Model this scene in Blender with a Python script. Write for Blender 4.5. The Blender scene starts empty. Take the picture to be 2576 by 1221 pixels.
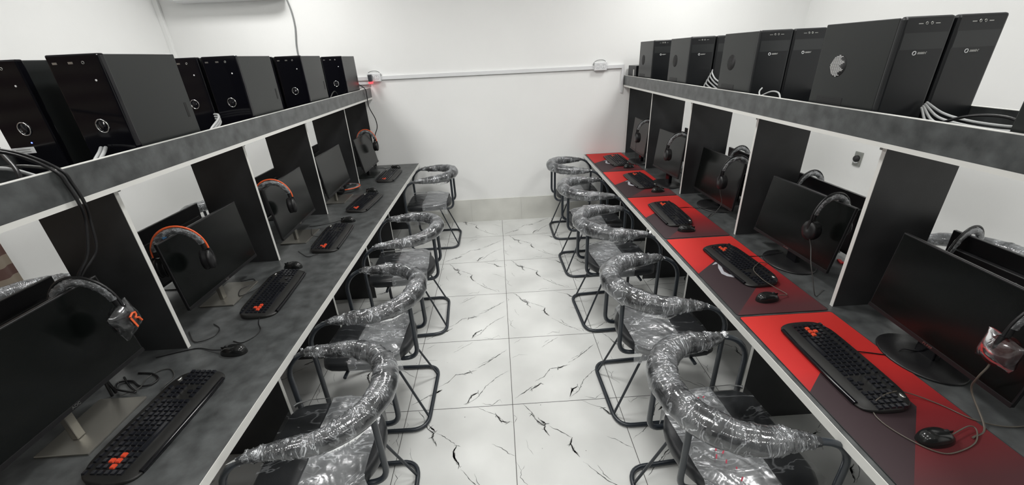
import bpy, math, random
from math import sin, cos, pi, radians as R
from mathutils import Vector, Matrix, noise

S = bpy.context.scene
C = S.collection

# ------------------------------------------------------------------ camera
CAM = dict(f=1017.7485, pitch=24.9173, roll=2.7364, yaw=1.3285, x=0.0009, z=1.8254)
def make_camera():
    cd = bpy.data.cameras.new('camera'); co = bpy.data.objects.new('camera', cd); C.objects.link(co)
    cd.sensor_width = 36.0; cd.lens = CAM['f'] / 2576 * 36.0
    cd.clip_start = 0.03; cd.clip_end = 60
    ya, pt, ro = R(CAM['yaw']), R(CAM['pitch']), R(CAM['roll'])
    right = Vector((cos(ya), -sin(ya), 0)); fh = Vector((sin(ya), cos(ya), 0)); up0 = Vector((0, 0, 1))
    F = fh * cos(pt) - up0 * sin(pt); U = fh * sin(pt) + up0 * cos(pt)
    rr = right * cos(ro) - U * sin(ro); uu = right * sin(ro) + U * cos(ro)
    M = Matrix((rr, uu, -F)).transposed().to_4x4(); M.translation = Vector((CAM['x'], 0, CAM['z']))
    co.matrix_world = M
    S.camera = co
make_camera()

# ------------------------------------------------------------------ world, lights, exposure
w = bpy.data.worlds.new('world'); S.world = w; w.use_nodes = True
w.node_tree.nodes['Background'].inputs[0].default_value = (0.9, 0.95, 1, 1)
w.node_tree.nodes['Background'].inputs[1].default_value = 0.25
S.view_settings.view_transform = 'Standard'; S.view_settings.look = 'None'
S.view_settings.gamma = 1.0; S.view_settings.use_curve_mapping = False
S.view_settings.exposure = 0.0
CEIL = 3.0
LAMPS = [(sx * 1.92, y, p) for y, p in ((3.62, 17.5), (1.75, 16.5), (-0.15, 13.0), (-2.0, 12.0)) for sx in (-1, 1)] + [(0.0, 2.55, 28.0), (0.0, 0.6, 8.0), (0.0, -1.3, 8.0)]
Y1 = 4.603                 # end wall
Y0 = -3.2
WL, WR = -3.19, 3.24

# ------------------------------------------------------------------ node helpers / materials
MATS = {}
def mat(name, col, rough=0.5, metal=0.0, spec=0.5, noise_amt=0.0, noise_scale=5.0, bump=0.0, bump_scale=60.0, coat=0.0, emit=None, estr=0.0, detail=6.0):
    if name in MATS: return MATS[name]
    m = bpy.data.materials.new(name); m.use_nodes = True; nt = m.node_tree; N = nt.nodes; L = nt.links
    b = N['Principled BSDF']
    b.inputs['Base Color'].default_value = (*col, 1); b.inputs['Roughness'].default_value = rough
    b.inputs['Metallic'].default_value = metal; b.inputs['Specular IOR Level'].default_value = spec
    b.inputs['Coat Weight'].default_value = coat; b.inputs['Coat Roughness'].default_value = 0.08
    tc = N.new('ShaderNodeTexCoord')
    n = N.new('ShaderNodeTexNoise'); n.inputs['Scale'].default_value = noise_scale; n.inputs['Detail'].default_value = detail
    L.new(tc.outputs['Object'], n.inputs['Vector'])
    rmp = N.new('ShaderNodeValToRGB')
    a = max(noise_amt, 0.02)
    rmp.color_ramp.elements[0].position = 0.3; rmp.color_ramp.elements[1].position = 0.7
    rmp.color_ramp.elements[0].color = (*[max(0, c * (1 - a)) for c in col], 1)
    rmp.color_ramp.elements[1].color = (*[min(1, c * (1 + a)) for c in col], 1)
    L.new(n.outputs['Fac'], rmp.inputs['Fac']); L.new(rmp.outputs['Color'], b.inputs['Base Color'])
    if bump > 0:
        n2 = N.new('ShaderNodeTexNoise'); n2.inputs['Scale'].default_value = bump_scale; n2.inputs['Detail'].default_value = 4
        L.new(tc.outputs['Object'], n2.inputs['Vector'])
        bp = N.new('ShaderNodeBump'); bp.inputs['Strength'].default_value = bump; bp.inputs['Distance'].default_value = 0.01
        L.new(n2.outputs['Fac'], bp.inputs['Height']); L.new(bp.outputs['Normal'], b.inputs['Normal'])
    if emit:
        b.inputs['Emission Color'].default_value = (*emit, 1); b.inputs['Emission Strength'].default_value = estr
    MATS[name] = m
    return m

mat('wall_front_paint', (0.05, 0.05, 0.055), 0.6)  # unseen wall made dark so the glossy tower fronts reflect little
mat('wall_paint', (0.865, 0.87, 0.86), 0.75, noise_amt=0.02, noise_scale=1.5, bump=0.08, bump_scale=25)
mat('ceiling_paint', (0.82, 0.82, 0.81), 0.85)
mat('marble', (0.69, 0.70, 0.685), 0.15, noise_amt=0.075, noise_scale=2.8, spec=0.5)
mat('vein', (0.10, 0.11, 0.105), 0.16, noise_amt=0.55, noise_scale=22)
mat('vein_faint', (0.40, 0.41, 0.40), 0.15, noise_amt=0.3, noise_scale=22)
mat('grout', (0.11, 0.11, 0.105), 0.8)
mat('skirting_joint', (0.40, 0.40, 0.38), 0.8)
mat('skirting_tile', (0.66, 0.66, 0.62), 0.25, noise_amt=0.08, noise_scale=4)
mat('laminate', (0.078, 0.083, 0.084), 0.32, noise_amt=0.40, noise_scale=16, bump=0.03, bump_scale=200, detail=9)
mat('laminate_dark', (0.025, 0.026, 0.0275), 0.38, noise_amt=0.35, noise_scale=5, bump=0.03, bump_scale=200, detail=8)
mat('white_edge', (0.72, 0.72, 0.69), 0.4)
mat('tube_metal', (0.022, 0.028, 0.036), 0.32, spec=0.6)
mat('vinyl', (0.020, 0.022, 0.025), 0.42, bump=0.1, bump_scale=350)
mat('black_plastic', (0.010, 0.010, 0.011), 0.38)
mat('black_soft', (0.012, 0.012, 0.013), 0.6, bump=0.1, bump_scale=400)
mat('gloss_black', (0.004, 0.004, 0.006), 0.10, spec=0.35)
mat('case_side', (0.0145, 0.0168, 0.0165), 0.34, bump=0.02, bump_scale=500)
mat('case_front', (0.008, 0.009, 0.0105), 0.36)
mat('case_band', (0.026, 0.028, 0.029), 0.3)
mat('screen', (0.0035, 0.0045, 0.0042), 0.20, spec=0.4)
mat('keyboard_body', (0.016, 0.016, 0.0155), 0.42)
mat('silver', (0.52, 0.52, 0.50), 0.28, metal=1.0)
mat('stand_silver', (0.33, 0.32, 0.29), 0.36, metal=0.85, noise_amt=0.08)
mat('chrome', (0.8, 0.8, 0.8), 0.12, metal=1.0)
mat('orange', (0.85, 0.13, 0.035), 0.4)
mat('orange_key', (0.80, 0.085, 0.035), 0.4)
mat('white_plastic', (0.75, 0.76, 0.77), 0.35)
mat('sticker', (0.62, 0.62, 0.60), 0.5)
mat('grey_plate', (0.27, 0.28, 0.26), 0.5)
mat('cable_grey', (0.42, 0.43, 0.43), 0.5)
mat('cable_black', (0.008, 0.008, 0.009), 0.4)
mat('hole', (0.003, 0.003, 0.003), 0.6)
mat('print_grey', (0.50, 0.51, 0.55), 0.6)
mat('red_usb', (0.75, 0.05, 0.05), 0.4)
mat('ear_red', (0.035, 0.003, 0.003), 0.5)
mat('print_red', (0.35, 0.02, 0.05), 0.5)
mat('blue_sticker', (0.08, 0.22, 0.42), 0.4)
mat('led_red', (0.8, 0.02, 0.03), 0.4, emit=(1, 0.05, 0.06), estr=2.5)
mat('led_blue', (0.05, 0.1, 1), 0.4, emit=(0.1, 0.15, 1), estr=6)
mat('led_white', (0.8, 0.8, 0.8), 0.3)
mat('lamp_face', (0.9, 0.9, 0.9), 0.5, emit=(1, 0.99, 0.96), estr=6.0)
mat('blind_brown', (0.115, 0.062, 0.052), 0.8)
mat('blind_beige', (0.27, 0.225, 0.175), 0.8)

mat('gloss_key', (0.012, 0.013, 0.017), 0.22)
mat('gloss_mouse', (0.012, 0.013, 0.013), 0.18)
mat('vent_dark', (0.012, 0.012, 0.013), 0.6)
mat('vent_light', (0.85, 0.86, 0.85), 0.5)
mat('socket_grey', (0.5, 0.52, 0.53), 0.4)
mat('cable_mid', (0.25, 0.26, 0.26), 0.5)
mat('adapter_grey', (0.05, 0.052, 0.06), 0.4)
mat('cord_tan', (0.12, 0.105, 0.085), 0.35); mat('cord_dark', (0.05, 0.05, 0.048), 0.4)

def mat_film(name, milk, rough, sx, sy, stren, lines=0.25, attr=True, base=0.04, tint=(0.78, 0.81, 0.84)):
    m = bpy.data.materials.new(name); m.use_nodes = True; nt = m.node_tree; N = nt.nodes; L = nt.links
    N.remove(N['Principled BSDF']); out = N['Material Output']
    if attr:
        tc = N.new('ShaderNodeAttribute'); tc.attribute_name = 'fuv'; vec = tc.outputs['Vector']
    else:
        tc = N.new('ShaderNodeTexCoord'); vec = tc.outputs['Object']
    def noise_(scx, scy, detail, dist, rough_=.55):
        mp = N.new('ShaderNodeMapping'); mp.inputs['Scale'].default_value = (scx, scy, scy); L.new(vec, mp.inputs['Vector'])
        n = N.new('ShaderNodeTexNoise'); n.inputs['Scale'].default_value = 1.0; n.inputs['Detail'].default_value = detail
        n.inputs['Roughness'].default_value = rough_; n.inputs['Distortion'].default_value = dist
        L.new(mp.outputs['Vector'], n.inputs['Vector']); return n.outputs['Fac']
    def math_(op, a, b=None, c=None, clamp=False):
        n = N.new('ShaderNodeMath'); n.operation = op; n.use_clamp = clamp
        for i_, v in enumerate((a, b, c)):
            if isinstance(v, (int, float)): n.inputs[i_].default_value = v
            elif v is not None: L.new(v, n.inputs[i_])
        return n.outputs[0]
    def range_(v, a, b, c, d):
        n = N.new('ShaderNodeMapRange'); L.new(v, n.inputs['Value'])
        for k_, q in zip(('From Min', 'From Max', 'To Min', 'To Max'), (a, b, c, d)): n.inputs[k_].default_value = q
        return n.outputs[0]
    f1 = noise_(sx, sy, 3, .8); f2 = noise_(sx * 2.3, sy * 1.2, 2, .4)
    ridge = math_('ABSOLUTE', math_('SUBTRACT', f1, .5))
    height = math_('ADD', math_('MULTIPLY', ridge, 1.0), math_('MULTIPLY', math_('ABSOLUTE', math_('SUBTRACT', f2, .5)), .5))
    patch = noise_(sx * .42, sy * .9, 2, .3)          # where the film is bunched
    bunch = range_(patch, .42, .62, 0, 1)
    bp = N.new('ShaderNodeBump'); bp.inputs['Distance'].default_value = 0.010
    L.new(math_('MULTIPLY_ADD', bunch, stren * .9, stren * .14), bp.inputs['Strength']); L.new(height, bp.inputs['Height'])
    gl = N.new('ShaderNodeBsdfGlossy'); gl.inputs['Roughness'].default_value = rough; gl.inputs['Color'].default_value = (0.97, 0.98, 1, 1)
    L.new(bp.outputs['Normal'], gl.inputs['Normal'])
    tr = N.new('ShaderNodeBsdfTransparent'); tr.inputs['Color'].default_value = (0.95, 0.95, 0.95, 1)
    df = N.new('ShaderNodeBsdfDiffuse'); df.inputs['Color'].default_value = (*tint, 1); L.new(bp.outputs['Normal'], df.inputs['Normal'])
    fold = math_('MULTIPLY', range_(ridge, 0.0, .022, 1, 0), math_('MULTIPLY_ADD', bunch, lines, lines * .25))
    mk = math_('ADD', math_('MULTIPLY_ADD', bunch, milk, base), fold, None, True)
    m1 = N.new('ShaderNodeMixShader'); L.new(mk, m1.inputs['Fac']); L.new(tr.outputs[0], m1.inputs[1]); L.new(df.outputs[0], m1.inputs[2])
    fr = N.new('ShaderNodeFresnel'); fr.inputs['IOR'].default_value = 1.5; L.new(bp.outputs['Normal'], fr.inputs['Normal'])
    m2 = N.new('ShaderNodeMixShader'); L.new(math_('MULTIPLY_ADD', fr.outputs[0], 1.0, .04, True), m2.inputs['Fac']); L.new(m1.outputs[0], m2.inputs[1]); L.new(gl.outputs[0], m2.inputs[2])
    L.new(m2.outputs[0], out.inputs['Surface'])
    MATS[name] = m
mat_film('film', 0.15, 0.10, 34.0, 22.0, 1.15, lines=.60, base=.03)
mat_film('film_seat', 0.11, 0.2, 8.0, 13.0, 0.6, lines=.30, attr=False, base=.10)
mat_film('film_clear', 0.012, 0.16, 4.0, 11.0, 0.3, lines=.14, attr=False, base=.006)
mat_film('film_small', 0.25, 0.16, 130.0, 60.0, 1.0, lines=.3, base=.08)
mat_film('film_pouch', 0.006, 0.16, 12.0, 12.0, 0.25, lines=.08, attr=False, base=.012)

def mat_mousemat():
    m = bpy.data.materials.new('mouse_mat_print'); m.use_nodes = True; nt = m.node_tree; N = nt.nodes; L = nt.links
    b = N['Principled BSDF']; b.inputs['Roughness'].default_value = 0.62; b.inputs['Specular IOR Level'].default_value = 0.3
    tc = N.new('ShaderNodeTexCoord'); sp = N.new('ShaderNodeSeparateXYZ'); L.new(tc.outputs['Object'], sp.inputs[0])
    def math_(op, a, bb, clamp=False):
        n = N.new('ShaderNodeMath'); n.operation = op; n.use_clamp = clamp
        for i, v in enumerate((a, bb)):
            if isinstance(v, (int, float)): n.inputs[i].default_value = v
            elif v is not None: L.new(v, n.inputs[i])
        return n.outputs[0]
    u = sp.outputs['X']            # depth from the aisle edge, 0 .. 0.4
    d = math_('MULTIPLY', sp.outputs['Y'], -1.0)     # distance from the far end, 0 .. 0.79
    a1 = math_('GREATER_THAN', math_('ADD', d, math_('MULTIPLY', u, 0.85)), 0.43)
    a2 = math_('LESS_THAN', math_('ADD', d, u), 0.80)
    a3 = math_('LESS_THAN', u, 0.285)
    dark = math_('MULTIPLY', math_('MULTIPLY', a1, a2), a3)
    g = N.new('ShaderNodeValToRGB'); L.new(math_('DIVIDE', d, 0.79), g.inputs['Fac'])
    e = g.color_ramp.elements
    e[0].position = 0.0; e[0].color = (0.60, 0.032, 0.026, 1)
    e[1].position = 0.95; e[1].color = (0.082, 0.026, 0.030, 1)
    x = e.new(0.42); x.color = (0.53, 0.024, 0.022, 1)
    x = e.new(0.68); x.color = (0.22, 0.018, 0.022, 1)
    mx = N.new('ShaderNodeMix'); mx.data_type = 'RGBA'
    L.new(dark, mx.inputs['Factor']); L.new(g.outputs['Color'], mx.inputs['A']); mx.inputs['B'].default_value = (0.044, 0.028, 0.032, 1)
    L.new(mx.outputs['Result'], b.inputs['Base Color'])
    MATS['mouse_mat_print'] = m
mat_mousemat()

# ------------------------------------------------------------------ mesh helper
class MB:
    def __init__(s): s.v = []; s.f = []; s.m = []; s.sm = []; s.a = {}
    def add(s, vs, fs, mi=0, smooth=False, M=None):
        o = len(s.v)
        s.v += [tuple(M @ Vector(v)) if M else tuple(v) for v in vs]
        for f in fs: s.f.append([i + o for i in f]); s.m.append(mi); s.sm.append(smooth)
        return s
    def box(s, x0, x1, y0, y1, z0, z1, mi=0, M=None):
        x0, x1 = min(x0, x1), max(x0, x1); y0, y1 = min(y0, y1), max(y0, y1); z0, z1 = min(z0, z1), max(z0, z1)
        vs = [(x, y, z) for z in (z0, z1) for y in (y0, y1) for x in (x0, x1)]
        return s.add(vs, [(0, 2, 3, 1), (4, 5, 7, 6), (0, 1, 5, 4), (2, 6, 7, 3), (0, 4, 6, 2), (1, 3, 7, 5)], mi, False, M)
    def prism(s, pts, z0, z1, mi=0, M=None, smooth=False):
        n = len(pts)
        a = sum(pts[i][0] * pts[(i + 1) % n][1] - pts[(i + 1) % n][0] * pts[i][1] for i in range(n))
        if a < 0: pts = pts[::-1]
        vs = [(p[0], p[1], z0) for p in pts] + [(p[0], p[1], z1) for p in pts]
        fs = [tuple(range(n - 1, -1, -1)), tuple(range(n, 2 * n))] + [(i, (i + 1) % n, n + (i + 1) % n, n + i) for i in range(n)]
        return s.add(vs, fs, mi, smooth, M)
    def tube(s, path, r, n=10, mi=0, closed=False, rad=None, M=None, sq=1.0, disp=None, cap=True):
        P = [Vector(p) for p in path]; k = len(P)
        T = []
        for i in range(k):
            a = P[(i - 1) % k] if (closed or i > 0) else P[i]
            b = P[(i + 1) % k] if (closed or i < k - 1) else P[i]
            t = (b - a); T.append(t.normalized() if t.length > 1e-9 else Vector((0, 0, 1)))
        up = Vector((0, 0, 1))
        if abs(T[0].dot(up)) > 0.95: up = Vector((0, 1, 0))
        nrm = (up - T[0] * up.dot(T[0])).normalized()
        vs = []; fs = []
        for i in range(k):
            nrm = (nrm - T[i] * nrm.dot(T[i]))
            nrm = nrm.normalized() if nrm.length > 1e-6 else T[i].orthogonal().normalized()
            bn = T[i].cross(nrm)
            rr = rad[i] if rad else r
            for j in range(n):
                a = 2 * pi * j / n
                q = rr + (disp(i, j, P[i]) if disp else 0)
                vs.append(P[i] + nrm * cos(a) * q * sq + bn * sin(a) * q)
        for i in range(k if closed else k - 1):
            for j in range(n):
                a = i * n + j; b = i * n + (j + 1) % n; c = ((i + 1) % k) * n + (j + 1) % n; d = ((i + 1) % k) * n + j
                fs.append((a, b, c, d))
        o0 = len(s.v); s.add(vs, fs, mi, True, M)
        Ln = 0.0
        for i in range(k):
            if i: Ln += (P[i] - P[i - 1]).length
            for j in range(n): s.a[o0 + i * n + j] = (Ln, .045 * 2 * abs(j / n - .5), .02 * sin(2 * pi * j / n))
        if not closed and cap:
            s.add(vs[:n], [tuple(range(n - 1, -1, -1))], mi, False, M); s.add(vs[-n:], [tuple(range(n))], mi, False, M)
        return s
    def lathe(s, prof, n=24, mi=0, M=None, smooth=True):
        vs = []; fs = []; k = len(prof)
        for (r, z) in prof:
            for j in range(n): vs.append((r * cos(2 * pi * j / n), r * sin(2 * pi * j / n), z))
        for i in range(k - 1):
            for j in range(n): fs.append((i * n + j, i * n + (j + 1) % n, (i + 1) * n + (j + 1) % n, (i + 1) * n + j))
        fs.append(tuple(range(n - 1, -1, -1))); fs.append(tuple(range((k - 1) * n, k * n)))
        return s.add(vs, fs, mi, smooth, M)
    def grid(s, fn, nu, nv, mi=0, M=None, smooth=True):
        vs = [fn(i / nu, j / nv) for j in range(nv + 1) for i in range(nu + 1)]
        fs = [(j * (nu + 1) + i, j * (nu + 1) + i + 1, (j + 1) * (nu + 1) + i + 1, (j + 1) * (nu + 1) + i) for j in range(nv) for i in range(nu)]
        return s.add(vs, fs, mi, smooth, M)
    def obj(s, name, mats, parent=None, bevel=0.0, seg=2, loc=None, rot=None, subsurf=0):
        me = bpy.data.meshes.new(name); me.from_pydata(s.v, [], s.f)
        if isinstance(mats, str): mats = [mats]
        for m in mats: me.materials.append(MATS[m])
        me.polygons.foreach_set('material_index', s.m); me.polygons.foreach_set('use_smooth', s.sm)
        if s.a:
            at = me.attributes.new('fuv', 'FLOAT_VECTOR', 'POINT')
            at.data.foreach_set('vector', [c for i, v in enumerate(s.v) for c in s.a.get(i, v)])
        me.update()
        o = bpy.data.objects.new(name, me); C.objects.link(o)
        if parent: o.parent = parent
        if loc: o.location = loc
        if rot is not None: o.rotation_euler = rot
        if bevel > 0:
            b = o.modifiers.new('bevel', 'BEVEL'); b.width = bevel; b.segments = seg; b.limit_method = 'ANGLE'; b.angle_limit = R(35)
        if subsurf:
            b = o.modifiers.new('subsurf', 'SUBSURF'); b.levels = subsurf; b.render_levels = subsurf
        return o

def box(name, x0, x1, y0, y1, z0, z1, m, parent=None, bevel=0.0, **k):
    return MB().box(x0, x1, y0, y1, z0, z1).obj(name, m, parent, bevel, **k)
def rot_at(p, rx=0, ry=0, rz=0):
    return Matrix.Translation(Vector(p)) @ Matrix.Rotation(rz, 4, 'Z') @ Matrix.Rotation(ry, 4, 'Y') @ Matrix.Rotation(rx, 4, 'X')
def smooth(pts, sub=6, closed=False):
    P = [Vector(p) for p in pts]; n = len(P); out = []
    for i in range(n if closed else n - 1):
        p0 = P[(i - 1) % n] if (closed or i > 0) else P[0] * 2 - P[1]
        p1, p2 = P[i], P[(i + 1) % n]
        p3 = P[(i + 2) % n] if (closed or i < n - 2) else P[-1] * 2 - P[-2]
        for j in range(sub):
            t = j / sub
            out.append(0.5 * ((2 * p1) + (p2 - p0) * t + (2 * p0 - 5 * p1 + 4 * p2 - p3) * t * t + (3 * p1 - p0 - 3 * p2 + p3) * t ** 3))
    if not closed: out.append(P[-1])
    return out
def fillet(pts, rr, seg=6):
    P = [Vector(p) for p in pts]; out = [P[0]]
    for i in range(1, len(P) - 1):
        r = rr[i] if isinstance(rr, (list, tuple)) else rr
        a = (P[i - 1] - P[i]); b = (P[i + 1] - P[i]); d = min(r, a.length * .49, b.length * .49)
        A = P[i] + a.normalized() * d; B = P[i] + b.normalized() * d
        for j in range(seg + 1):
            t = j / seg; out.append(A * (1 - t) ** 2 + P[i] * 2 * t * (1 - t) + B * t * t)
    out.append(P[-1]); return out
def text_mesh(name, body, size, m, parent, M, depth=0.0005):
    cu = bpy.data.curves.new(name, 'FONT'); cu.body = body; cu.size = size; cu.extrude = depth; cu.align_x = 'CENTER'; cu.align_y = 'CENTER'
    t = bpy.data.objects.new(name + '_src', cu); C.objects.link(t)
    dg = bpy.context.evaluated_depsgraph_get(); me = bpy.data.meshes.new_from_object(t.evaluated_get(dg))
    bpy.data.objects.remove(t)
    me.materials.clear(); me.materials.append(MATS[m])
    me.transform(M)
    o = bpy.data.objects.new(name, me); C.objects.link(o)
    if parent: o.parent = parent
    return o
def tiny_letters(n, wid, h, M, seed):
    r = random.Random(seed); mb = MB(); p = wid / n
    for k in range(n):
        x = -wid / 2 + k * p; q = p * .28
        mb.box(x, x + q, -h / 2, h / 2, 0, .0006, 0, M)
        if r.random() < .8: mb.box(x, x + p * .75, h / 2 - q, h / 2, 0, .0006, 0, M)
        if r.random() < .6: mb.box(x, x + p * .7, -q / 2, q / 2, 0, .0006, 0, M)
        if r.random() < .5: mb.box(x + p * .55, x + p * .75, -h / 2, h / 2, 0, .0006, 0, M)
    return mb
def thing(name, label, cat, loc=(0, 0, 0), rz=0.0, group=None):
    o = bpy.data.objects.new(name, None); C.objects.link(o); o.location = loc; o.rotation_euler = (0, 0, rz)
    o.empty_display_size = 0.1
    return tag(o, label, cat, group)
def tag(o, label, cat, group=None):
    o['label'] = label; o['category'] = cat
    if group: o['group'] = group
    return o
def struct(o): o['kind'] = 'structure'; return o
def copy_thing(o, parent=None):
    c = o.copy(); C.objects.link(c)
    if parent: c.parent = parent
    for ch in list(o.children): copy_thing(ch, c)
    return c

# ------------------------------------------------------------------ room
def build_floor():
    T = 0.6; yb = 1.7184
    mb = MB()
    mb.box(WL - .1, WR + .1, Y0 - .1, Y1 + .1, -0.05, 0.0, 0)
    # grout lines
    i0 = int((WL) / T) - 1
    for i in range(i0, 7):
        x = i * T
        if WL < x < WR: mb.add([(x - .0019, Y0, .0002), (x + .0019, Y0, .0002), (x + .0019, Y1, .0002), (x - .0019, Y1, .0002)], [(0, 1, 2, 3)], 3)
    for j in range(-9, 6):
        y = yb + j * T
        if Y0 < y < Y1: mb.add([(WL, y - .0019, .0002), (WR, y - .0019, .0002), (WR, y + .0019, .0002), (WL, y + .0019, .0002)], [(0, 1, 2, 3)], 3)
    # vein drawing (u across, v from the far edge to the near edge of a tile)
    A = [([(.10, .0), (.17, .10), (.20, .17)], .004), ([(.17, .13), (.22, .22), (.28, .27), (.27, .31), (.31, .38)], .006), ([(.24, .20), (.29, .25)], .008),
         ([(.31, .27), (.40, .33), (.50, .41)], .004), ([(.50, .41), (.475, .47), (.49, .53), (.53, .60)], .009), ([(.55, .64), (.62, .72), (.70, .81), (.80, .88), (.88, .95)], .004),
         ([(.66, .68), (.69, .76), (.74, .82)], .003), ([(.84, .88), (.89, .91), (.90, .96)], .003),
         ([(.66, .0), (.74, .06), (.84, .11), (.91, .19), (1, .21)], .003), ([(.84, .11), (.88, .18), (.95, .21)], .006), ([(.80, .42), (.88, .46), (.94, .52), (1, .55)], .003),
         ([(.0, .60), (.04, .68), (.03, .74), (.09, .82)], .0025), ([(.04, .68), (.07, .64)], .002), ([(.10, .40), (.11, .48), (.15, .55)], .0015), ([(.45, .97), (.53, .93), (.60, .95), (.62, .90)], .0025),
         ([(.0, .12), (.03, .16), (.0, .22)], .002)]
    B = [([(.02, .93), (.12, .86), (.22, .78)], .005), ([(.20, .82), (.30, .75)], .009), ([(.24, .72), (.34, .66), (.42, .55), (.52, .54), (.64, .50)], .004), ([(.50, .55), (.58, .52)], .007),
         ([(.62, .48), (.72, .42), (.82, .33), (.97, .20)], .005), ([(.66, .42), (.76, .37), (.84, .28)], .0025), ([(.36, .20), (.46, .12), (.58, .03)], .003), ([(.40, .13), (.47, .06)], .002),
         ([(.55, .97), (.66, .88), (.74, .74), (.86, .62), (.98, .54)], .004), ([(.56, .95), (.60, .86), (.66, .82)], .009), ([(.02, .35), (.10, .30), (.20, .31)], .0015), ([(.70, .96), (.80, .99), (.88, .93), (.90, .98)], .0025),
         ([(.05, .10), (.14, .03)], .002)]
    rnd = random.Random(4)
    def strip(pts, wd, mi, fx):
        # subdivide with jitter and taper the width towards the ends
        P = []
        for a, b in zip(pts[:-1], pts[1:]):
            n = max(2, int(math.hypot(b[0] - a[0], b[1] - a[1]) / .02))
            for k in range(n):
                t = k / n; P.append((a[0] + (b[0] - a[0]) * t + rnd.uniform(-.004, .004), a[1] + (b[1] - a[1]) * t + rnd.uniform(-.004, .004)))
        P.append(pts[-1]); n = len(P)
        vs = []; fs = []
        for k, p in enumerate(P):
            a = P[max(0, k - 1)]; b = P[min(n - 1, k + 1)]
            dx, dy = b[0] - a[0], b[1] - a[1]; l = math.hypot(dx, dy) or 1
            t = k / (n - 1); wv = min(wd, .0065) * 1.9 * (0.14 + sin(pi * t) ** 0.7) * rnd.uniform(.3, 1.15)
            sh = rnd.uniform(-.3, .3) * wv
            for sg in (-1, 1):
                q = (p[0] - dy / l * (wv * sg + sh), p[1] + dx / l * (wv * sg + sh))
                q = (min(.998, max(.002, q[0])), min(.998, max(.002, q[1])))
                vs.append(fx(q))
        fs = [(2 * k, 2 * k + 1, 2 * k + 3, 2 * k + 2) for k in range(n - 1)]
        # keep all faces looking up
        out = []
        for f in fs:
            a, b, c = (Vector(vs[f[0]]), Vector(vs[f[1]]), Vector(vs[f[2]]))
            out.append(f if (b - a).cross(c - b).z > 0 else f[::-1])
        mb.add(vs, out, mi)
    AB = {(0, -1): 'A', (0, 0): 'B', (0, 1): 'A', (0, 2): 'A', (0, 3): 'A', (0, 4): 'B', (-1, -1): 'A', (-1, 0): 'B', (-1, 1): 'B', (-1, 2): 'A', (-1, 3): 'B', (-1, 4): 'A', (1, 2): 'A', (1, 1): 'B', (1, 0): 'A', (-2, 0): 'A', (-2, 1): 'B'}
    for i in range(-6, 6):
        for j in range(-9, 6):
            x0, y0 = i * T, yb + j * T
            if x0 < WL - T or y0 > Y1 or y0 < Y0: continue
            kind = AB.get((i, j), rnd.choice('AB'))
            flip = rnd.random() < .3 and (i, j) not in AB
            def fx(q, x0=x0, y0=y0, flip=flip):
                u, v = q
                if flip: u, v = 1 - u, 1 - v
                x, y = x0 + u * T, y0 + (1 - v) * T
                return (min(WR, max(WL, x)), min(Y1, y), .0003)
            for pts, wd in (A if kind == 'A' else B):
                # soft grey shade beside the crack, then the crack
                if wd >= .006: strip(pts, wd * 1.1, 2, fx)
                strip(pts, wd * .45, 1, fx)
                if wd >= .006:
                    for _ in range(3):
                        p = rnd.choice(pts); a = rnd.uniform(0, 6.28)
                        strip([(p[0] - .03 * cos(a), p[1] - .03 * sin(a)), p, (p[0] + .035 * cos(a + .4), p[1] + .035 * sin(a + .4))], .0016, 1, fx)
    for _ in range(70):   # small dark specks
        x, y = rnd.uniform(-1.2, 1.2), rnd.uniform(.2, 4.5); r = rnd.uniform(.0012, .003)
        mb.add([(x + r * cos(a * pi / 3), y + r * sin(a * pi / 3), .0003) for a in range(6)], [tuple(range(6))], 1)
    struct(mb.obj('floor', ['marble', 'vein', 'vein_faint', 'grout']))
build_floor()
struct(box('ceiling', WL - .1, WR + .1, Y0 - .1, Y1 + .1, CEIL, CEIL + .1, 'ceiling_paint'))
struct(box('wall_back', WL - .1, WR + .1, Y1, Y1 + .1, -.05, CEIL, 'wall_paint'))
struct(box('wall_left', WL - .1, WL, Y0, Y1, -.05, CEIL, 'wall_paint'))
struct(box('wall_right', WR, WR + .1, Y0, Y1, -.05, CEIL, 'wall_paint'))
struct(box('wall_front', WL - .1, WR + .1, Y0 - .1, Y0, -.05, CEIL, 'wall_front_paint'))
# tiled skirting on the end wall with joints, and along the sides
def skirting(name, a, b, z1=0.28):
    mb = MB()
    a = Vector((*a, 0)); b = Vector((*b, 0)); L = (b - a).length; d = (b - a).normalized()
    n = int(L / .6) + 1
    Mt = Matrix.Translation(a) @ Matrix.Rotation(math.atan2(d.y, d.x), 4, 'Z')
    mb.box(0, L, 0, .006, 0, z1 - .001, 1, Mt)
    for i in range(n):
        x0 = i * .6 + .0006; x1 = min(L, (i + 1) * .6 - .0006)
        if x1 > x0: mb.box(x0, x1, -.0, .009, 0.0, z1, 0, Mt)
    return struct(mb.obj(name, ['skirting_tile', 'skirting_joint']))
skirting('baseboard_back', (WR, Y1), (WL, Y1))
skirting('baseboard_left', (WL, Y1), (WL, Y0))
skirting('baseboard_right', (WR, Y0), (WR, Y1))
struct(box('trim_1', WL, WL + .045, Y1 - .03, Y1, .28, CEIL, 'wall_paint', bevel=.004))
# trunking along the end wall, ends with a drop beside the right shelf
mb = MB().box(WL + .045, 1.375, Y1 - .022, Y1, 1.645, 1.683).box(1.352, 1.375, Y1 - .021, Y1, 1.40, 1.646)
mb.box(WL + .045, -1.30, Y1 - .018, Y1, 1.605, 1.628)
struct(mb.obj('trim_2', 'white_plastic', bevel=.003))

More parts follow.
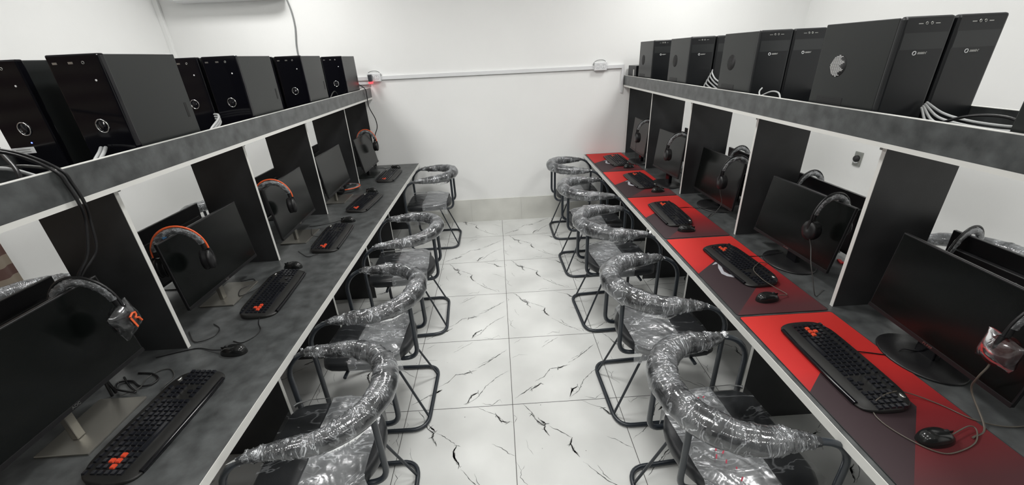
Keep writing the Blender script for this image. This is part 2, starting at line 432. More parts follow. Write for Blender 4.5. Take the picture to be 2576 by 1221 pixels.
# ceiling lamps (square LED panels) with their own light
def lamp(i, x, y, pw):
    side = 'left' if x < -.1 else ('right' if x > .1 else 'middle')
    where = ['nearest the end wall', 'second from the end wall', 'third from the end wall', 'farthest from the end wall'][i]
    t = thing('ceiling_lamp', 'square white ceiling lamp in the %s row, %s' % (side, where), 'lamp', (x, y, CEIL), 0, 'square lamps on the ceiling')
    MB().box(-.25, .25, -.25, .25, -.025, 0).obj('lamp_frame', 'white_plastic', t, .004)
    MB().box(-.23, .23, -.23, .23, -.028, -.022).obj('diffuser', 'lamp_face', t)
    ld = bpy.data.lights.new('panel_light', 'AREA'); ld.shape = 'SQUARE'; ld.size = .44; ld.energy = pw; ld.color = (1.0, 0.99, 0.965)
    lo = bpy.data.objects.new('panel_light', ld); C.objects.link(lo); lo.parent = t; lo.location = (0, 0, -.035)
for k, (x, y, pw) in enumerate(LAMPS): lamp(k // 2 if k < 8 else k - 8, x, y, pw)

# ------------------------------------------------------------------ desk rows
ZT = 0.75
SIDE = {
    -1: dict(front=.904, back=2.13, p0=1.366, p1=1.672, s0=1.298, s1=1.86, parts=[.625, 1.434, 2.246, 3.039, 3.875], under=[.02, .77, 1.51, 2.23, 2.97, 3.74, 4.48], u0=1.10, u1=1.93),
    1: dict(front=.9795, back=2.21, p0=1.44, p1=1.752, s0=1.383, s1=1.81, parts=[.64, 1.446, 2.24, 3.052, 3.865], under=[.02, .77, 1.52, 2.25, 3.02, 3.78, 4.50], u0=1.19, u1=2.0)}
YS = -0.25
def desk(s):
    D = SIDE[s]; word = 'left' if s < 0 else 'right'
    t = thing('computer_desk', 'long double-sided dark grey computer desk with raised shelf %s of the aisle' % word, 'desk')
    f, b = D['front'], D['back']; y1 = Y1 - .012
    MB().box(s * (f + .002), s * (b - .002), YS + .002, y1, ZT - .034, ZT).obj('worktop', 'laminate', t)
    o = MB().box(s * f, s * (f + .002), YS, y1, ZT - .0345, ZT + .0002).box(s * b, s * (b - .002), YS, y1, ZT - .0345, ZT + .0002).box(s * f, s * b, YS, YS + .002, ZT - .0345, ZT + .0002).obj('edge_band', 'white_edge', t)
    # shelf: board, two lips
    s0, s1 = D['s0'], D['s1']
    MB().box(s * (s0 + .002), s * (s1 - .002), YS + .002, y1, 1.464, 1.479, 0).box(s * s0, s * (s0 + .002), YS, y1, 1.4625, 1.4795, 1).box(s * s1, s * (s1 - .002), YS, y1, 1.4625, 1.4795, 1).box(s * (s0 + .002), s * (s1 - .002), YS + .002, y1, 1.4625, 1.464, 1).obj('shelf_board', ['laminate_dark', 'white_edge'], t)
    for a, c in ((s0, s0 + .016), (s1 - .016, s1)):
        MB().box(s * a, s * c, YS, y1, 1.4795, 1.5735, 0).box(s * a, s * c, YS, y1, 1.5735, 1.5755, 1).obj('shelf_lip', ['laminate', 'white_edge'], t)
    for y in D['parts']:
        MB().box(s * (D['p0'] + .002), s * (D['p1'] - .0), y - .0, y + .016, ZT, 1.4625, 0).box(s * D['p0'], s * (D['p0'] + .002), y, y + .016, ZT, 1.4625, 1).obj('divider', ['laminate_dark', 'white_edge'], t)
        MB().box(s * (D['p0'] + .004), s * (D['p0'] + .022), y + .016, y + .034, 1.438, 1.4625).obj('corner_bracket', 'grey_plate', t, .002)
    # end divider along the wall
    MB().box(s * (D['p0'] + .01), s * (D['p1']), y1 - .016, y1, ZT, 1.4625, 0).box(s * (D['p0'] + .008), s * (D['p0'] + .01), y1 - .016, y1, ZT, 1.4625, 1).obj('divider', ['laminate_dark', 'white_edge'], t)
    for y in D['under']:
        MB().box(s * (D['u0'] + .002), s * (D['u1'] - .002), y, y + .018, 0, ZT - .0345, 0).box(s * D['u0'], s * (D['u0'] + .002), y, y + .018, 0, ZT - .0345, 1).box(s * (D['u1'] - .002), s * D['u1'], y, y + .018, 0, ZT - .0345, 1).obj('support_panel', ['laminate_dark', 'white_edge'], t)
    return t
desk(-1); desk(1)

# ------------------------------------------------------------------ chairs
def wob(p, sc, seed): return noise.noise(Vector((p[0] * sc + seed * 7.1, p[1] * sc - seed * 3.3, p[2] * sc + seed)))
def make_chair(loc, rz, seed, label, group, tip=.15, marks=False, fat=0.0):
    """local: +X towards the desk, origin on the floor"""
    t = thing('armchair', label, 'chair', (loc[0], loc[1], 0), rz, group)
    rnd = random.Random(seed)
    zt = .742
    # steel tube: arm, front leg, floor loop, the other front leg and arm
    RA = .14; XA = .095
    def arcp(q, sg): return (XA + RA * sin(q), sg * .250, zt - RA + RA * cos(q))
    half = [(.0, .238, zt), (.06, .247, zt)] + [arcp(pi / 2 * k / 8, 1) for k in range(9)] + fillet([(XA + RA, .250, .40), (XA + RA, .250, .013), (-.235, .245, .013), (-.245, 0, .013)], [0, .05, .085], 7)[1:-1]
    full = half + [(p[0], -p[1], p[2]) for p in half[::-1]]
    MB().tube(full, .0115, 10).obj('frame_tube', 'tube_metal', t)
    for sg in (-1, 1):
        post = fillet([(-.222, sg * .122, zt - .01), (-.224, sg * .128, .405), (-.05, sg * .14, .415)], .07, 7)
        MB().tube(post, .0115, 10).obj('back_post', 'tube_metal', t)
        MB().tube([(-.08, sg * .13, .41), (-.236, sg * .165, .016)], .0065, 8).obj('brace', 'tube_metal', t)
    MB().tube([(-.06, -.15, .413), (-.06, .15, .413)], .009, 8).tube([(.12, -.252, .405), (.12, .252, .405)], .009, 8).obj('cross_bar', 'tube_metal', t)
    # horseshoe arm and back pad
    cl = []
    n = 44
    for i in range(n + 1):
        u = i / n
        if u < .28: q = u / .28; x = tip + (-.02 - tip) * q; y = .250 - .018 * sin(pi * q * .5) * 1.0; cl.append((x, y))
        elif u > .72: q = (1 - u) / .28; x = tip + (-.02 - tip) * q; y = -(.250 - .018 * sin(pi * q * .5)); cl.append((x, y))
        else:
            a = pi * (u - .28) / .44; cl.append((-.02 - .222 * sin(a), .232 * cos(a)))
    def padz(x):
        if x > XA: return zt - RA + math.sqrt(max(0, RA * RA - (x - XA) ** 2))
        return zt + .014 * (1 - min(1, max(0, (x + .24) / .30)))
    path = [Vector((x, y, padz(x))) for x, y in cl]
    rad = []
    for i in range(n + 1):
        q = min(i, n - i) / (n / 2)
        slim = .0135 + .033 * (q ** 1.15 if q < 1 else 1) * (1.12 - .12 * q); full_ = .0150 + .035 * min(1, q * 1.3) ** .95
        rad.append(slim * (1 - fat) + full_ * fat)
    MB().tube(path, .05, 16, rad=rad).obj('arm_pad', 'vinyl', t)
    # crinkled film shell around the pad, fine mesh
    fp = smooth(path, 5); m = len(fp)
    frad = [rad[min(n, int(k / 5))] * (1 - (k / 5) % 1) + rad[min(n, int(k / 5) + 1)] * ((k / 5) % 1) + .004 for k in range(m)]
    for k in range(10): frad[k] = max(.0135, frad[k] * (k / 10) * .6 + frad[k] * .4); frad[m - 1 - k] = frad[k]
    def disp(i, j, P, fp=fp):
        a = 2 * pi * j / 28
        q = (i * .20, cos(a) * 1.6, sin(a) * 1.6)
        v = noise.noise(Vector((q[0] * .55 + seed * 9, q[1] * 1.1, q[2] * 1.1))) * .0028
        v += max(0, noise.noise(Vector((q[0] * .9 - seed * 4, q[1] * .7, q[2] * .7)))) * .011 * (1 - abs(noise.noise(Vector((q[0] * 3.1 + seed, q[1] * 1.2, q[2] * 1.2)))) * 2.2)
        return v
    mb = MB().tube(fp, .05, 28, rad=[r_ - .001 for r_ in frad], disp=disp, cap=False)
    # loose crumpled ends at the tips
    for e in (0, -1):
        p = fp[e]; sg = 1 if p.y > 0 else -1
        for k in range(3):
            a = rnd.uniform(0, 6.28); l = rnd.uniform(.015, .04)
            d = Vector((cos(a) * .4 + .5, sin(a) * .5, rnd.uniform(-.9, .3))).normalized() * l
            sd = Vector((0, 1, .3)) * .008
            q0 = Vector(p) + Vector((-.008, 0, .012))
            mb.add([q0 - sd, q0 + sd, q0 + d * .6 + sd * 1.3 + Vector((0, 0, .003)), q0 + d * .6 - sd, q0 + d + sd * .4], [(0, 1, 2, 3), (3, 2, 4)], 0, True)
    # sagging loose film under the pad
    k0 = int(m * rnd.choice([.18, .3, .62]))
    def sag(u, v, k0=k0):
        i = min(m - 1, int(k0 + u * m * .16)); p = fp[i]
        return (p[0] + wob((u * 2, v, 0), 2.2, seed) * .012, p[1] + wob((u, v * 2, 3), 2.0, seed) * .012, p[2] - frad[i] * .8 - v * .038 * sin(pi * u) ** .6)
    mb.grid(sag, 14, 4)
    mb.obj('plastic_wrap', 'film', t)['label'] = 'clear crinkled plastic film around the arm pad'
    # seat
    def outline(u, grow=0.0, e=3.0):
        a = 2 * pi * u; ca, sa = cos(a), sin(a)
        ee = 2.15 if ca < 0 else 7.0
        r = (abs(ca) ** ee + abs(sa) ** ee) ** (-1 / ee)
        return (.028 + (.222 + grow) * r * ca, (.228 + grow) * r * sa)
    mb = MB(); rings = [(.90, .418), (.985, .424), (1.0, .436), (1.0, .452), (.985, .466), (.93, .476), (.6, .481), (.25, .483)]
    nn = 48; vs = []; fs = []
    for sc, z in rings:
        for j in range(nn):
            x, y = outline(j / nn); vs.append((.028 + (x - .028) * sc, y * sc, z))
    for i in range(len(rings) - 1):
        for j in range(nn): fs.append((i * nn + j, i * nn + (j + 1) % nn, (i + 1) * nn + (j + 1) % nn, (i + 1) * nn + j))
    fs.append(tuple(range(nn - 1, -1, -1))); fs.append(tuple(range((len(rings) - 1) * nn, len(rings) * nn)))
    mb.add(vs, fs, 0, True); mb.obj('seat', 'vinyl', t)
    # film over the seat: a milky band over the back half, tight clear film over the front
    def surf(x, y, off, drop_rnd):
        # height of film above seat, drops past the rim
        dx, dy = x - .028, y
        ee = 2.3 if dx < 0 else 4.2
        q = ((abs(dx) / .222) ** ee + (abs(dy) / .222) ** ee) ** (1 / ee)
        z = .484 + off
        if q > .90: z -= (q - .90) * .10
        return q, z
    def band(x0, x1, hang, sd, amp):
        def fn(u, v):
            x = x0 + (x1 - x0) * u + wob((u, v, 0), 3, sd) * .008
            y = (v - .5) * 2
            edge = .233
            ly = y * (edge + hang)
            z = .488 + wob((x, ly, 0), 16, sd) * amp + abs(wob((x * 1.7 + ly, ly * .6, 3), 22, sd)) * amp * .9
            lim = edge
            dx = x - .028; ee = 2.15 if dx < 0 else 7.0
            k = max(0, 1 - (abs(dx) / .235) ** ee) ** (1 / ee); lim = max(.03, .236 * k)
            if abs(ly) > lim:
                over = abs(ly) - lim
                yy = lim + min(over, .004) + .004 + over * .12 * abs(wob((x, ly, 1), 9, sd))
                z = .482 - over * .95
                ly = math.copysign(yy, ly)
            return (x, ly, z)
        return fn
    b1 = MB(); b1.grid(band(-.150 + rnd.uniform(-.012, .012), .082 + rnd.uniform(-.01, .012), .055, seed + .5, .0045), 36, 64)
    if marks:
        for q in range(16):
            mx, my = rnd.uniform(-.11, .06), rnd.uniform(-.19, .19); a = rnd.uniform(.6, 1.0); l = rnd.uniform(.010, .02)
            b1.add([(mx, my, .4975), (mx + .004, my - .003, .4975), (mx + .004 + l * cos(a), my - .003 + l * sin(a), .4975), (mx + l * cos(a), my + l * sin(a), .4975)], [(0, 1, 2, 3)], 1)
    b1.obj('seat_wrap', ['film_seat', 'print_red'], t)['label'] = 'milky plastic film band across the seat'
    for sg in (-1, 1):
        if rnd.random() < .7:
            l_ = rnd.uniform(.05, .10)
            b1.grid(lambda u, v, sg=sg, l_=l_: (.06 + .15 * u + wob((u, v, 0), 3, seed) * .01, sg * (.232 + .01 * v + abs(wob((u * 2, v, 4), 2, seed)) * .012), .470 - v * l_ * (1 - abs(u - .35) * 1.3)), 8, 5)
    b2 = MB(); b2.grid(band(.078, .240, .012, seed + 2.5, .0015), 24, 60); b2.obj('seat_wrap', 'film_clear', t)['label'] = 'clear tight plastic film over the seat front'
    return t

GF = 'film-wrapped horseshoe-back armchairs along the aisle'
make_chair((-.705, 1.135), pi + R(2), 1, 'nearest film-wrapped black armchair at the left desk', GF, .155)
make_chair((-.700, 1.825), pi + R(-1), 2, 'second nearest film-wrapped black armchair at the left desk', GF, .135)
make_chair((-.700, 2.640), pi + R(3), 3, 'third film-wrapped black armchair at the left desk, next to the gap in the row', GF, .155)
make_chair((-.715, 4.105), pi + R(0), 4, 'film-wrapped black armchair at the left desk standing alone by the end wall', GF, .13)
make_chair((.780, 1.045), R(4), 5, 'nearest film-wrapped black armchair at the right desk, red print on its seat film', GF, .11, marks=True, fat=1.0)
make_chair((.780, 1.765), R(2), 6, 'second nearest film-wrapped black armchair at the right desk', GF, .125, fat=.8)
make_chair((.780, 2.580), R(3), 7, 'middle film-wrapped black armchair at the right desk, third of five', GF, .15, fat=.7)
make_chair((.785, 3.360), R(2), 8, 'fourth film-wrapped black armchair at the right desk, second from the end wall', GF, .15, fat=.4)
make_chair((.790, 4.165), R(0), 9, 'film-wrapped black armchair at the right desk nearest the end wall', GF, .12, fat=.3)
GB = 'armchairs behind the desk rows'
make_chair((-2.50, 1.93), R(0), 10, 'film-wrapped armchair behind the left desk, seen past the nearest monitors', GB, .13)
make_chair((-2.36, 3.30), R(0), 11, 'film-wrapped armchair behind the left desk, farther one', GB, .13)
make_chair((2.44, 1.80), pi, 12, 'film-wrapped armchair behind the right desk, seen past the nearest monitors', GB, .13)

# ------------------------------------------------------------------ monitors
def monitor(s, x, y, zb, yaw, tilt, label, group, W=.54, base='silver', boff=.05, logo=None, H=.325, face=1, sticker=None):
    """s = side of aisle; screen faces the aisle (face=1) or away (face=-1). x,y,zb = bottom centre of the screen face"""
    t = thing('monitor', label, 'monitor', (x, y, ZT), 0, group)
    nx = -s * face
    n0 = Vector((nx * cos(yaw), -nx * sin(yaw) * 1.0, 0)); n0 = Vector((nx * cos(yaw), (s * face) * sin(yaw), 0))
    eu = Vector((sin(yaw), cos(yaw), 0)); ev = Vector((0, 0, 1)) * cos(tilt) - n0 * sin(tilt); nn = n0 * cos(tilt) + Vector((0, 0, 1)) * sin(tilt)
    o = Vector((0, 0, zb - ZT))
    # basis: local X=eu (may need flip so that X x Y = normal)
    ex = eu if eu.cross(ev).dot(nn) > 0 else -eu
    M = Matrix((ex, ev, nn)).transposed().to_4x4(); M.translation = o
    def sub(mb, name, m, bevel=.0, parent=t):
        return mb.obj(name, m, parent, bevel)
    w2 = W / 2
    sub(MB().box(-w2, w2, 0, H, -.014, -.0005, 0, M).box(-w2 + .05, w2 - .05, .03, H - .06, -.040, -.013, 0, M), 'casing', 'black_plastic', .003)
    sub(MB().box(-w2 + .006, w2 - .006, .016, H - .006, -.002, .0002, 0, M), 'screen', 'screen')
    chin = sub(MB().box(-w2, w2, .0, .015, -.002, .0014, 0, M), 'chin', 'black_plastic', .0006)
    if logo == 'bars':
        tiny_letters(5, .036, .0075, M @ Matrix.Translation((0, .0075, .0014)), 5).obj('logo', 'silver', chin)
    elif logo:
        text_mesh('logo', logo, .013, 'silver', chin, M @ Matrix.Translation((0, .0075, .0016)))
    if sticker:
        text_mesh('logo', sticker, .05, 'grey_plate', t, M @ Matrix.Translation((-.02, .22, -.0405)) @ Matrix.Rotation(pi, 4, 'Y'))
    # neck and base on the desk
    bx = -n0 * .055
    by = boff
    nk = MB().tube([(bx.x, bx.y + by, .006), (bx.x, bx.y + by, zb - ZT + .10)], .018, 12)
    if base == 'silver':
        sub(MB().box(bx.x - .012, bx.x + .008, by - .062, by - .034, .008, zb - ZT + .12), 'stand_neck', 'stand_silver', .003)
        xf = n0.x * .032; xr = -n0.x * .135
        sub(MB().box(min(xf, xr), max(xf, xr), by - .118, by + .118, .0, .008), 'stand_base', 'stand_silver', .002)
    elif base == 'dark':
        sub(MB().box(bx.x - .012, bx.x + .012, by - .025, by + .025, .008, zb - ZT + .12), 'stand_neck', 'black_plastic', .003)
        xf = n0.x * .03; xr = -n0.x * .14
        sub(MB().box(min(xf, xr), max(xf, xr), by - .115, by + .115, .0, .008), 'stand_base', 'case_side', .002)
    else:
        sub(MB().box(bx.x - .014, bx.x + .014, by - .035, by + .035, .010, zb - ZT + .12), 'stand_neck', 'gloss_black', .004)
        Me = Matrix.Translation((bx.x + n0.x * .02, by, 0)) @ Matrix.Diagonal((.115, .14, 1, 1))
        sub(MB().lathe([(.98, 0), (1, .004), (.97, .009), (.5, .014), (.1, .016)], 40, 0, Me), 'stand_base', 'black_plastic')
    return t
GM = 'monitors facing the aisle'
monitor(-1, -1.358, .989, .885, 0, R(4.8), 'nearest monitor on the left desk, on a silver stand', GM, logo='AOC')
monitor(-1, -1.390, 1.822, .862, R(.7), R(3.2), 'second nearest monitor on the left desk, silver stand, orange-banded headset on it', GM, logo='AOC')
monitor(-1, -1.334, 2.550, .864, R(-2.6), R(5.0), 'third monitor on the left desk, silver stand, between second and third dividers', GM, logo='AOC')
monitor(-1, -1.345, 3.350, .862, R(-.8), R(5.8), 'fourth monitor on the left desk with a headset lying under its far corner', GM, logo='AOC')
monitor(-1, -1.296, 4.150, .840, R(.2), R(9), 'monitor on the left desk closest to the end wall, dark stand', GM, W=.49, base='dark', boff=.02, logo='AOC')
monitor(1, 1.467, 1.073, .828, R(4.3), R(5.1), 'nearest monitor on the right desk, on a round black stand', GM, base='round', boff=.03, logo='bars')
monitor(1, 1.485, 1.859, .833, R(-2.3), R(8), 'second nearest monitor on the right desk, headset over its near corner', GM, base='round', boff=.0, logo='bars')
monitor(1, 1.525, 2.740, .811, R(-1), R(5.1), 'middle monitor on the right desk, third of five', GM, base='round', boff=.0)
monitor(1, 1.398, 3.310, .865, R(-4), R(5), 'fourth monitor on the right desk, second from the end wall', GM, W=.46, base='round', boff=.02)
monitor(1, 1.425, 4.125, .852, R(1.6), R(5), 'monitor on the right desk closest to the end wall', GM, W=.47, base='round', boff=.0)
GMB = 'monitors facing away from the aisle'
monitor(-1, -1.815, 1.20, .79, 0, R(3), 'monitor turned away behind the nearest left monitor', GMB, base='dark', boff=0, face=-1)
monitor(-1, -1.815, 2.065, .79, 0, R(3), 'monitor turned away behind the second nearest left monitor', GMB, base='dark', boff=0, face=-1)
monitor(-1, -1.815, 3.03, .765, 0, R(3), 'monitor turned away behind the third left monitor', GMB, base='dark', boff=.04, face=-1)
monitor(-1, -1.815, 3.88, .78, 0, R(3), 'monitor turned away behind the fourth left monitor', GMB, base='dark', boff=0, face=-1)
monitor(1, 1.835, 1.15, .785, 0, R(2), 'monitor turned away behind the nearest right monitor, letters on its back', GMB, base='dark', boff=0, face=-1, sticker='I M E')
monitor(1, 1.835, 2.05, .78, 0, R(2), 'monitor turned away behind the second nearest right monitor', GMB, base='dark', boff=0, face=-1)
monitor(1, 1.835, 2.85, .77, 0, R(2), 'monitor turned away behind the middle right monitor', GMB, base='dark', boff=0, face=-1)
monitor(1, 1.835, 3.66, .79, 0, R(2), 'monitor turned away behind the fourth right monitor', GMB, base='dark', boff=0, face=-1)

# ------------------------------------------------------------------ keyboards and mice
def make_keyboard(s, x, y, z, rot, label, group):
    """local: X across towards the user's far side (rear = +X), Y along; user's left end = +Y. origin at the centre"""
    t = thing('keyboard', label, 'keyboard', (x, y, z), (0 if s > 0 else pi) + rot, group)
    # body outline: rounded ends, tapering towards the rear
    pts = [(-.092, .155), (-.090, .185), (-.078, .212), (-.045, .226), (-.005, .228), (.04, .224), (.068, .208), (.080, .18), (.088, .14), (.090, 0), (.088, -.14), (.080, -.18), (.068, -.208), (.04, -.224), (-.005, -.228), (-.045, -.226), (-.078, -.212), (-.090, -.185), (-.092, -.155), (-.093, 0)]
    P = [(p.x, p.y) for p in smooth([(a, b, 0) for a, b in pts], 3, True)]
    mb = MB(); n = len(P)
    def ht(x): return .016 + .011 * max(0, (x + .05) / .14) if x > -.05 else .016 - .008 * ((-.05 - x) / .043)
    vs = []; fs = []
    for sc, zz in ((.985, 0.0), (1, .004), (1, None), (.965, 'top')):
        for p in P:
            h = ht(p[0]); z_ = zz if isinstance(zz, float) else (h - .003 if zz is None else h)
            vs.append((p[0] * sc, p[1] * (1 - (1 - sc) * .5), z_))
    for i in range(3):
        for j in range(n): fs.append((i * n + j, i * n + (j + 1) % n, (i + 1) * n + (j + 1) % n, (i + 1) * n + j))
    A = sum(P[i][0] * P[(i + 1) % n][1] - P[(i + 1) % n][0] * P[i][1] for i in range(n))
    if A < 0: fs = [f[::-1] for f in fs]
    fs.append(tuple(range(n - 1, -1, -1)) if A > 0 else tuple(range(n)))
    # cap the top with a strip of quads by x-order is awkward: fan from the spine
    top = list(range(3 * n, 4 * n)); c = len(vs)
    for k in range(9): vs.append((-.05, .16 - .04 * k, ht(-.05)))
    for j in range(n):
        a, b = top[j], top[(j + 1) % n]
        ya, yb = vs[a][1], vs[b][1]
        ka = c + min(8, max(0, round((.16 - ya) / .04))); kb = c + min(8, max(0, round((.16 - yb) / .04)))
        f = (a, b, kb, ka) if ka != kb else (a, b, ka)
        fs.append(f if A > 0 else f[::-1])
    mb.add(vs, fs, 0, True)
    mb.obj('body', 'keyboard_body', t)
    # glossy wrist edge
    wr = smooth([(-.086, .19, .0095), (-.089, .10, .0095), (-.0895, 0, .0095), (-.089, -.10, .0095), (-.086, -.19, .0095)], 4)
    MB().tube(wr, .0075, 8).obj('wrist_edge', 'gloss_black', t)
    keys = MB(); ok = MB()
    rows = [(.066, 1), (.040, 0), (.021, 0), (.002, 0), (-.017, 0), (-.036, 0)]
    zc = lambda x: ht(x)
    for ri, (kx, fn) in enumerate(rows):
        yy = .205
        blocks = [(.205, 15), (-.090, 3), (-.152, 4)]
        for bi, (ys, cnt) in enumerate(blocks):
            if (bi == 1 and ri == 3) or (bi == 2 and ri == 0): continue
            k = 0
            while k < cnt:
                if ri == 5 and bi == 0 and k == 4: w_ = 6
                else: w_ = 1
                if bi == 1 and ri == 4 and k in (0, 2): k += 1; continue
                y0 = ys - k * .0192; y1 = y0 - w_ * .0192 + .003
                xh = .0078 if not fn else .006
                z0, z1 = zc(kx) - .004, zc(kx) + .0055
                org = bi == 0 and ((ri == 2 and k == 2) or (ri == 3 and k in (1, 2, 3)))
                q = ok if org else keys
                # tapered keycap
                x0, x1 = kx - xh, kx + xh; e = .0022
                v8 = [(x0, y1, z0), (x1, y1, z0), (x1, y0, z0), (x0, y0, z0), (x0 + e, y1 + e, z1), (x1 - e, y1 + e, z1), (x1 - e, y0 - e, z1), (x0 + e, y0 - e, z1)]
                q.add(v8, [(0, 3, 2, 1), (4, 5, 6, 7), (0, 1, 5, 4), (1, 2, 6, 5), (2, 3, 7, 6), (3, 0, 4, 7)], 0)
                k += w_
    keys.obj('keys', 'gloss_key', t)
    o = ok.obj('keys', 'orange_key', t); o['label'] = 'orange keys around the letter cluster'
    MB().lathe([(.0, -.004), (.0085, -.004), (.0085, .0012), (.0, .0012)], 20, 0, rot_at((.066, -.180, ht(.066) + .0008)) @ Matrix.Diagonal((.8, 1.2, 1, 1))).obj('badge', 'silver', t)
    return t
ZM = ZT + .003
KB = [(-1, -1.182, 1.035, 1.5, ZT, 'nearest black keyboard on the left desk, orange keys'), (-1, -1.20, 1.85, -3.5, ZT, 'second nearest black keyboard on the left desk, orange keys'),
      (-1, -1.145, 2.54, -3, ZT, 'third black keyboard on the left desk, orange keys, mouse at its far end'), (-1, -1.135, 3.255, 5, ZT, 'fourth black keyboard on the left desk, beside the headset lying on the desk'),
      (-1, -1.125, 4.085, 1, ZT, 'black keyboard on the left desk closest to the end wall'),
      (1, 1.192, 1.10, 2, ZM, 'black keyboard on the nearest red mat'), (1, 1.243, 1.855, -3, ZM, 'black keyboard on the second nearest red mat, mouse cord lying across it'),
      (1, 1.182, 2.625, 1.5, ZM, 'black keyboard on the middle red mat'), (1, 1.243, 3.445, -1, ZM, 'black keyboard on the fourth red mat'), (1, 1.245, 4.205, 0, ZM, 'black keyboard on the red mat closest to the end wall')]
KBO = []
for s, x, y, r, z, lab in KB: KBO.append(make_keyboard(s, x, y, z, -R(r), lab, 'keyboards with orange keys'))

def make_mouse(x, y, z, rz, label):
    """local: +X = cable end"""
    t = thing('computer_mouse', label, 'mouse', (x, y, z), rz, 'computer mice beside the keyboards')
    def fn(u, v):
        a = 2 * pi * u; b = v * pi / 2
        cx = cos(a); sy = sin(a)
        r = cos(b) ** .55
        L_ = .056; Wd = .031 * (1 + .08 * cos(2 * a))
        X = L_ * cx * r; Y = Wd * sy * r
        Z = .036 * sin(b) * (1 - .20 * (X / L_) - .15 * (X / L_) ** 2)
        return (X, Y, max(0, Z))
    MB().grid(fn, 28, 10).obj('shell', 'gloss_mouse', t)
    MB().lathe([(.0, -.003), (.009, -.003), (.010, 0), (.009, .003), (.0, .003)], 16, 0, rot_at((.026, 0, .0265), rx=pi / 2)).obj('scroll_wheel', 'black_soft', t)
    MB().box(-.002, .05, -.0006, .0006, .018, .0285).obj('button_split', 'hole', t)
    return t
MICE = [(-1.144, 1.385, ZT, 175, 'nearest black mouse on the left desk, between first divider and keyboard'), (-1.234, 2.14, ZT, 170, 'black mouse at the far end of the second nearest left keyboard'), (-1.144, 2.85, ZT, 175, 'black mouse at the far end of the third left keyboard'),
        (-1.165, 3.58, ZT, 170, 'black mouse at the far end of the fourth left keyboard'), (-1.13, 4.41, ZT, 175, 'black mouse on the left desk closest to the end wall'),
        (1.223, .775, ZM, 5, 'nearest black mouse on the right, looped by its cord'), (1.195, 1.525, ZM, 8, 'black mouse on the second nearest red mat'), (1.176, 2.335, ZM, -5, 'black mouse on the middle red mat'),
        (1.290, 3.135, ZM, 5, 'black mouse on the fourth red mat'), (1.290, 3.915, ZM, 10, 'black mouse on the red mat closest to the end wall')]
MO = [make_mouse(x, y, z, R(r), lab) for x, y, z, r, lab in MICE]

# ------------------------------------------------------------------ mouse mats (right desk)
def make_mat(y_far, length, label, xoff=0.0):
    t = thing('mouse_mat', label, 'mouse mat', (1.0 + xoff, y_far, ZT), 0, 'red and black mouse mats')
    W = .405; r = .012; P = []
    for cx, cy, a0 in ((W - r, -r, 0), (r, -r, 90), (r, -length + r, 180), (W - r, -length + r, 270)):
        for k in range(6): a = R(a0 + 18 * k); P.append((cx + r * cos(a), cy + r * sin(a)))
    MB().prism(P, 0, .0028).obj('cloth', 'mouse_mat_print', t)
    rim = [(p[0], p[1], .0022) for p in P]
    MB().tube(rim, .0016, 6, closed=True).obj('stitched_rim', 'black_soft', t)
    # light grey emblem
    o1 = [(.150, -.336), (.128, -.384), (.115, -.443), (.129, -.470), (.200, -.512), (.200, -.482), (.149, -.455), (.138, -.422), (.152, -.372), (.200, -.418), (.200, -.392)]
    o2 = [(.113, -.348), (.141, -.322), (.178, -.304), (.215, -.345), (.205, -.360), (.176, -.330), (.153, -.334)]
    o3 = [(.162, -.302), (.174, -.284), (.179, -.294)]
    m = MB()
    for o in (o1, o2, o3): m.prism(o, .0027, .0032)
    m.obj('emblem', 'print_grey', t)
    return t
mats = [(1.409, .79, 'nearest red and black mouse mat, mouse cord looped on it'), (2.222, .80, 'second nearest red and black mouse mat, grey emblem beside the keyboard'),
        (3.020, .785, 'middle red and black mouse mat, third of five'), (3.805, .775, 'fourth red and black mouse mat, second from the end wall'), (4.588, .775, 'red and black mouse mat closest to the end wall')]
for yf, l, lab in mats: make_mat(yf, l, lab)

# ------------------------------------------------------------------ headsets
def make_headset(loc, rz, label, group, orange=False, tiltx=0.0, tilty=0.0, pouch=False, red=False, spread=.088):
    """local: origin = inside top of the headband, cups hang at -Z, X = across"""
    t = thing('headset', label, 'headset', loc, rz, group); t.rotation_euler = (tiltx, tilty, rz)
    arc = []
    for i in range(25):
        a = pi * i / 24; arc.append((spread * cos(a), 0, -.100 + .104 * sin(a)))
    MB().tube([(x * 1.0, 0, z) for x, y, z in arc], .011, 10, sq=.55).obj('band_pad', 'black_soft', t)
    sd = loc[1] * 3.1
    def dsp(i, j, P): return noise.noise(Vector((i * .55 + sd, j * .9, 0))) * .004 + .002
    fp = smooth(arc[2:23], 3)
    MB().tube(fp, .0125, 12, sq=.62, disp=dsp, cap=False).obj('band_film', 'film_small', t)['label'] = 'crinkled clear film on the headband'
    out = [((spread + .012) * cos(pi * i / 24), 0, -.098 + .122 * sin(pi * i / 24)) for i in range(25)]
    MB().tube(out, .0042, 8).obj('outer_band', 'orange' if orange else 'black_plastic', t)
    for sg in (-1, 1):
        Mc = rot_at((sg * (spread - .008), 0, -.150), ry=sg * pi / 2, rx=0) @ Matrix.Diagonal((1.12, .92, 1, 1))
        MB().lathe([(.030, -.020), (.040, -.016), (.043, -.006), (.040, .004), (.041, .008), (.043, .014), (.038, .022), (.022, .027), (.0, .028)], 28, 0, Mc).obj('ear_cup', 'ear_red' if (red and sg < 0) else 'black_plastic', t)
        MB().tube([(sg * (spread + .012), 0, -.098), (sg * (spread + .016), 0, -.125), (sg * (spread + .012), 0, -.150)], .007, 8).obj('yoke', 'orange' if orange and False else 'black_plastic', t)
    return t
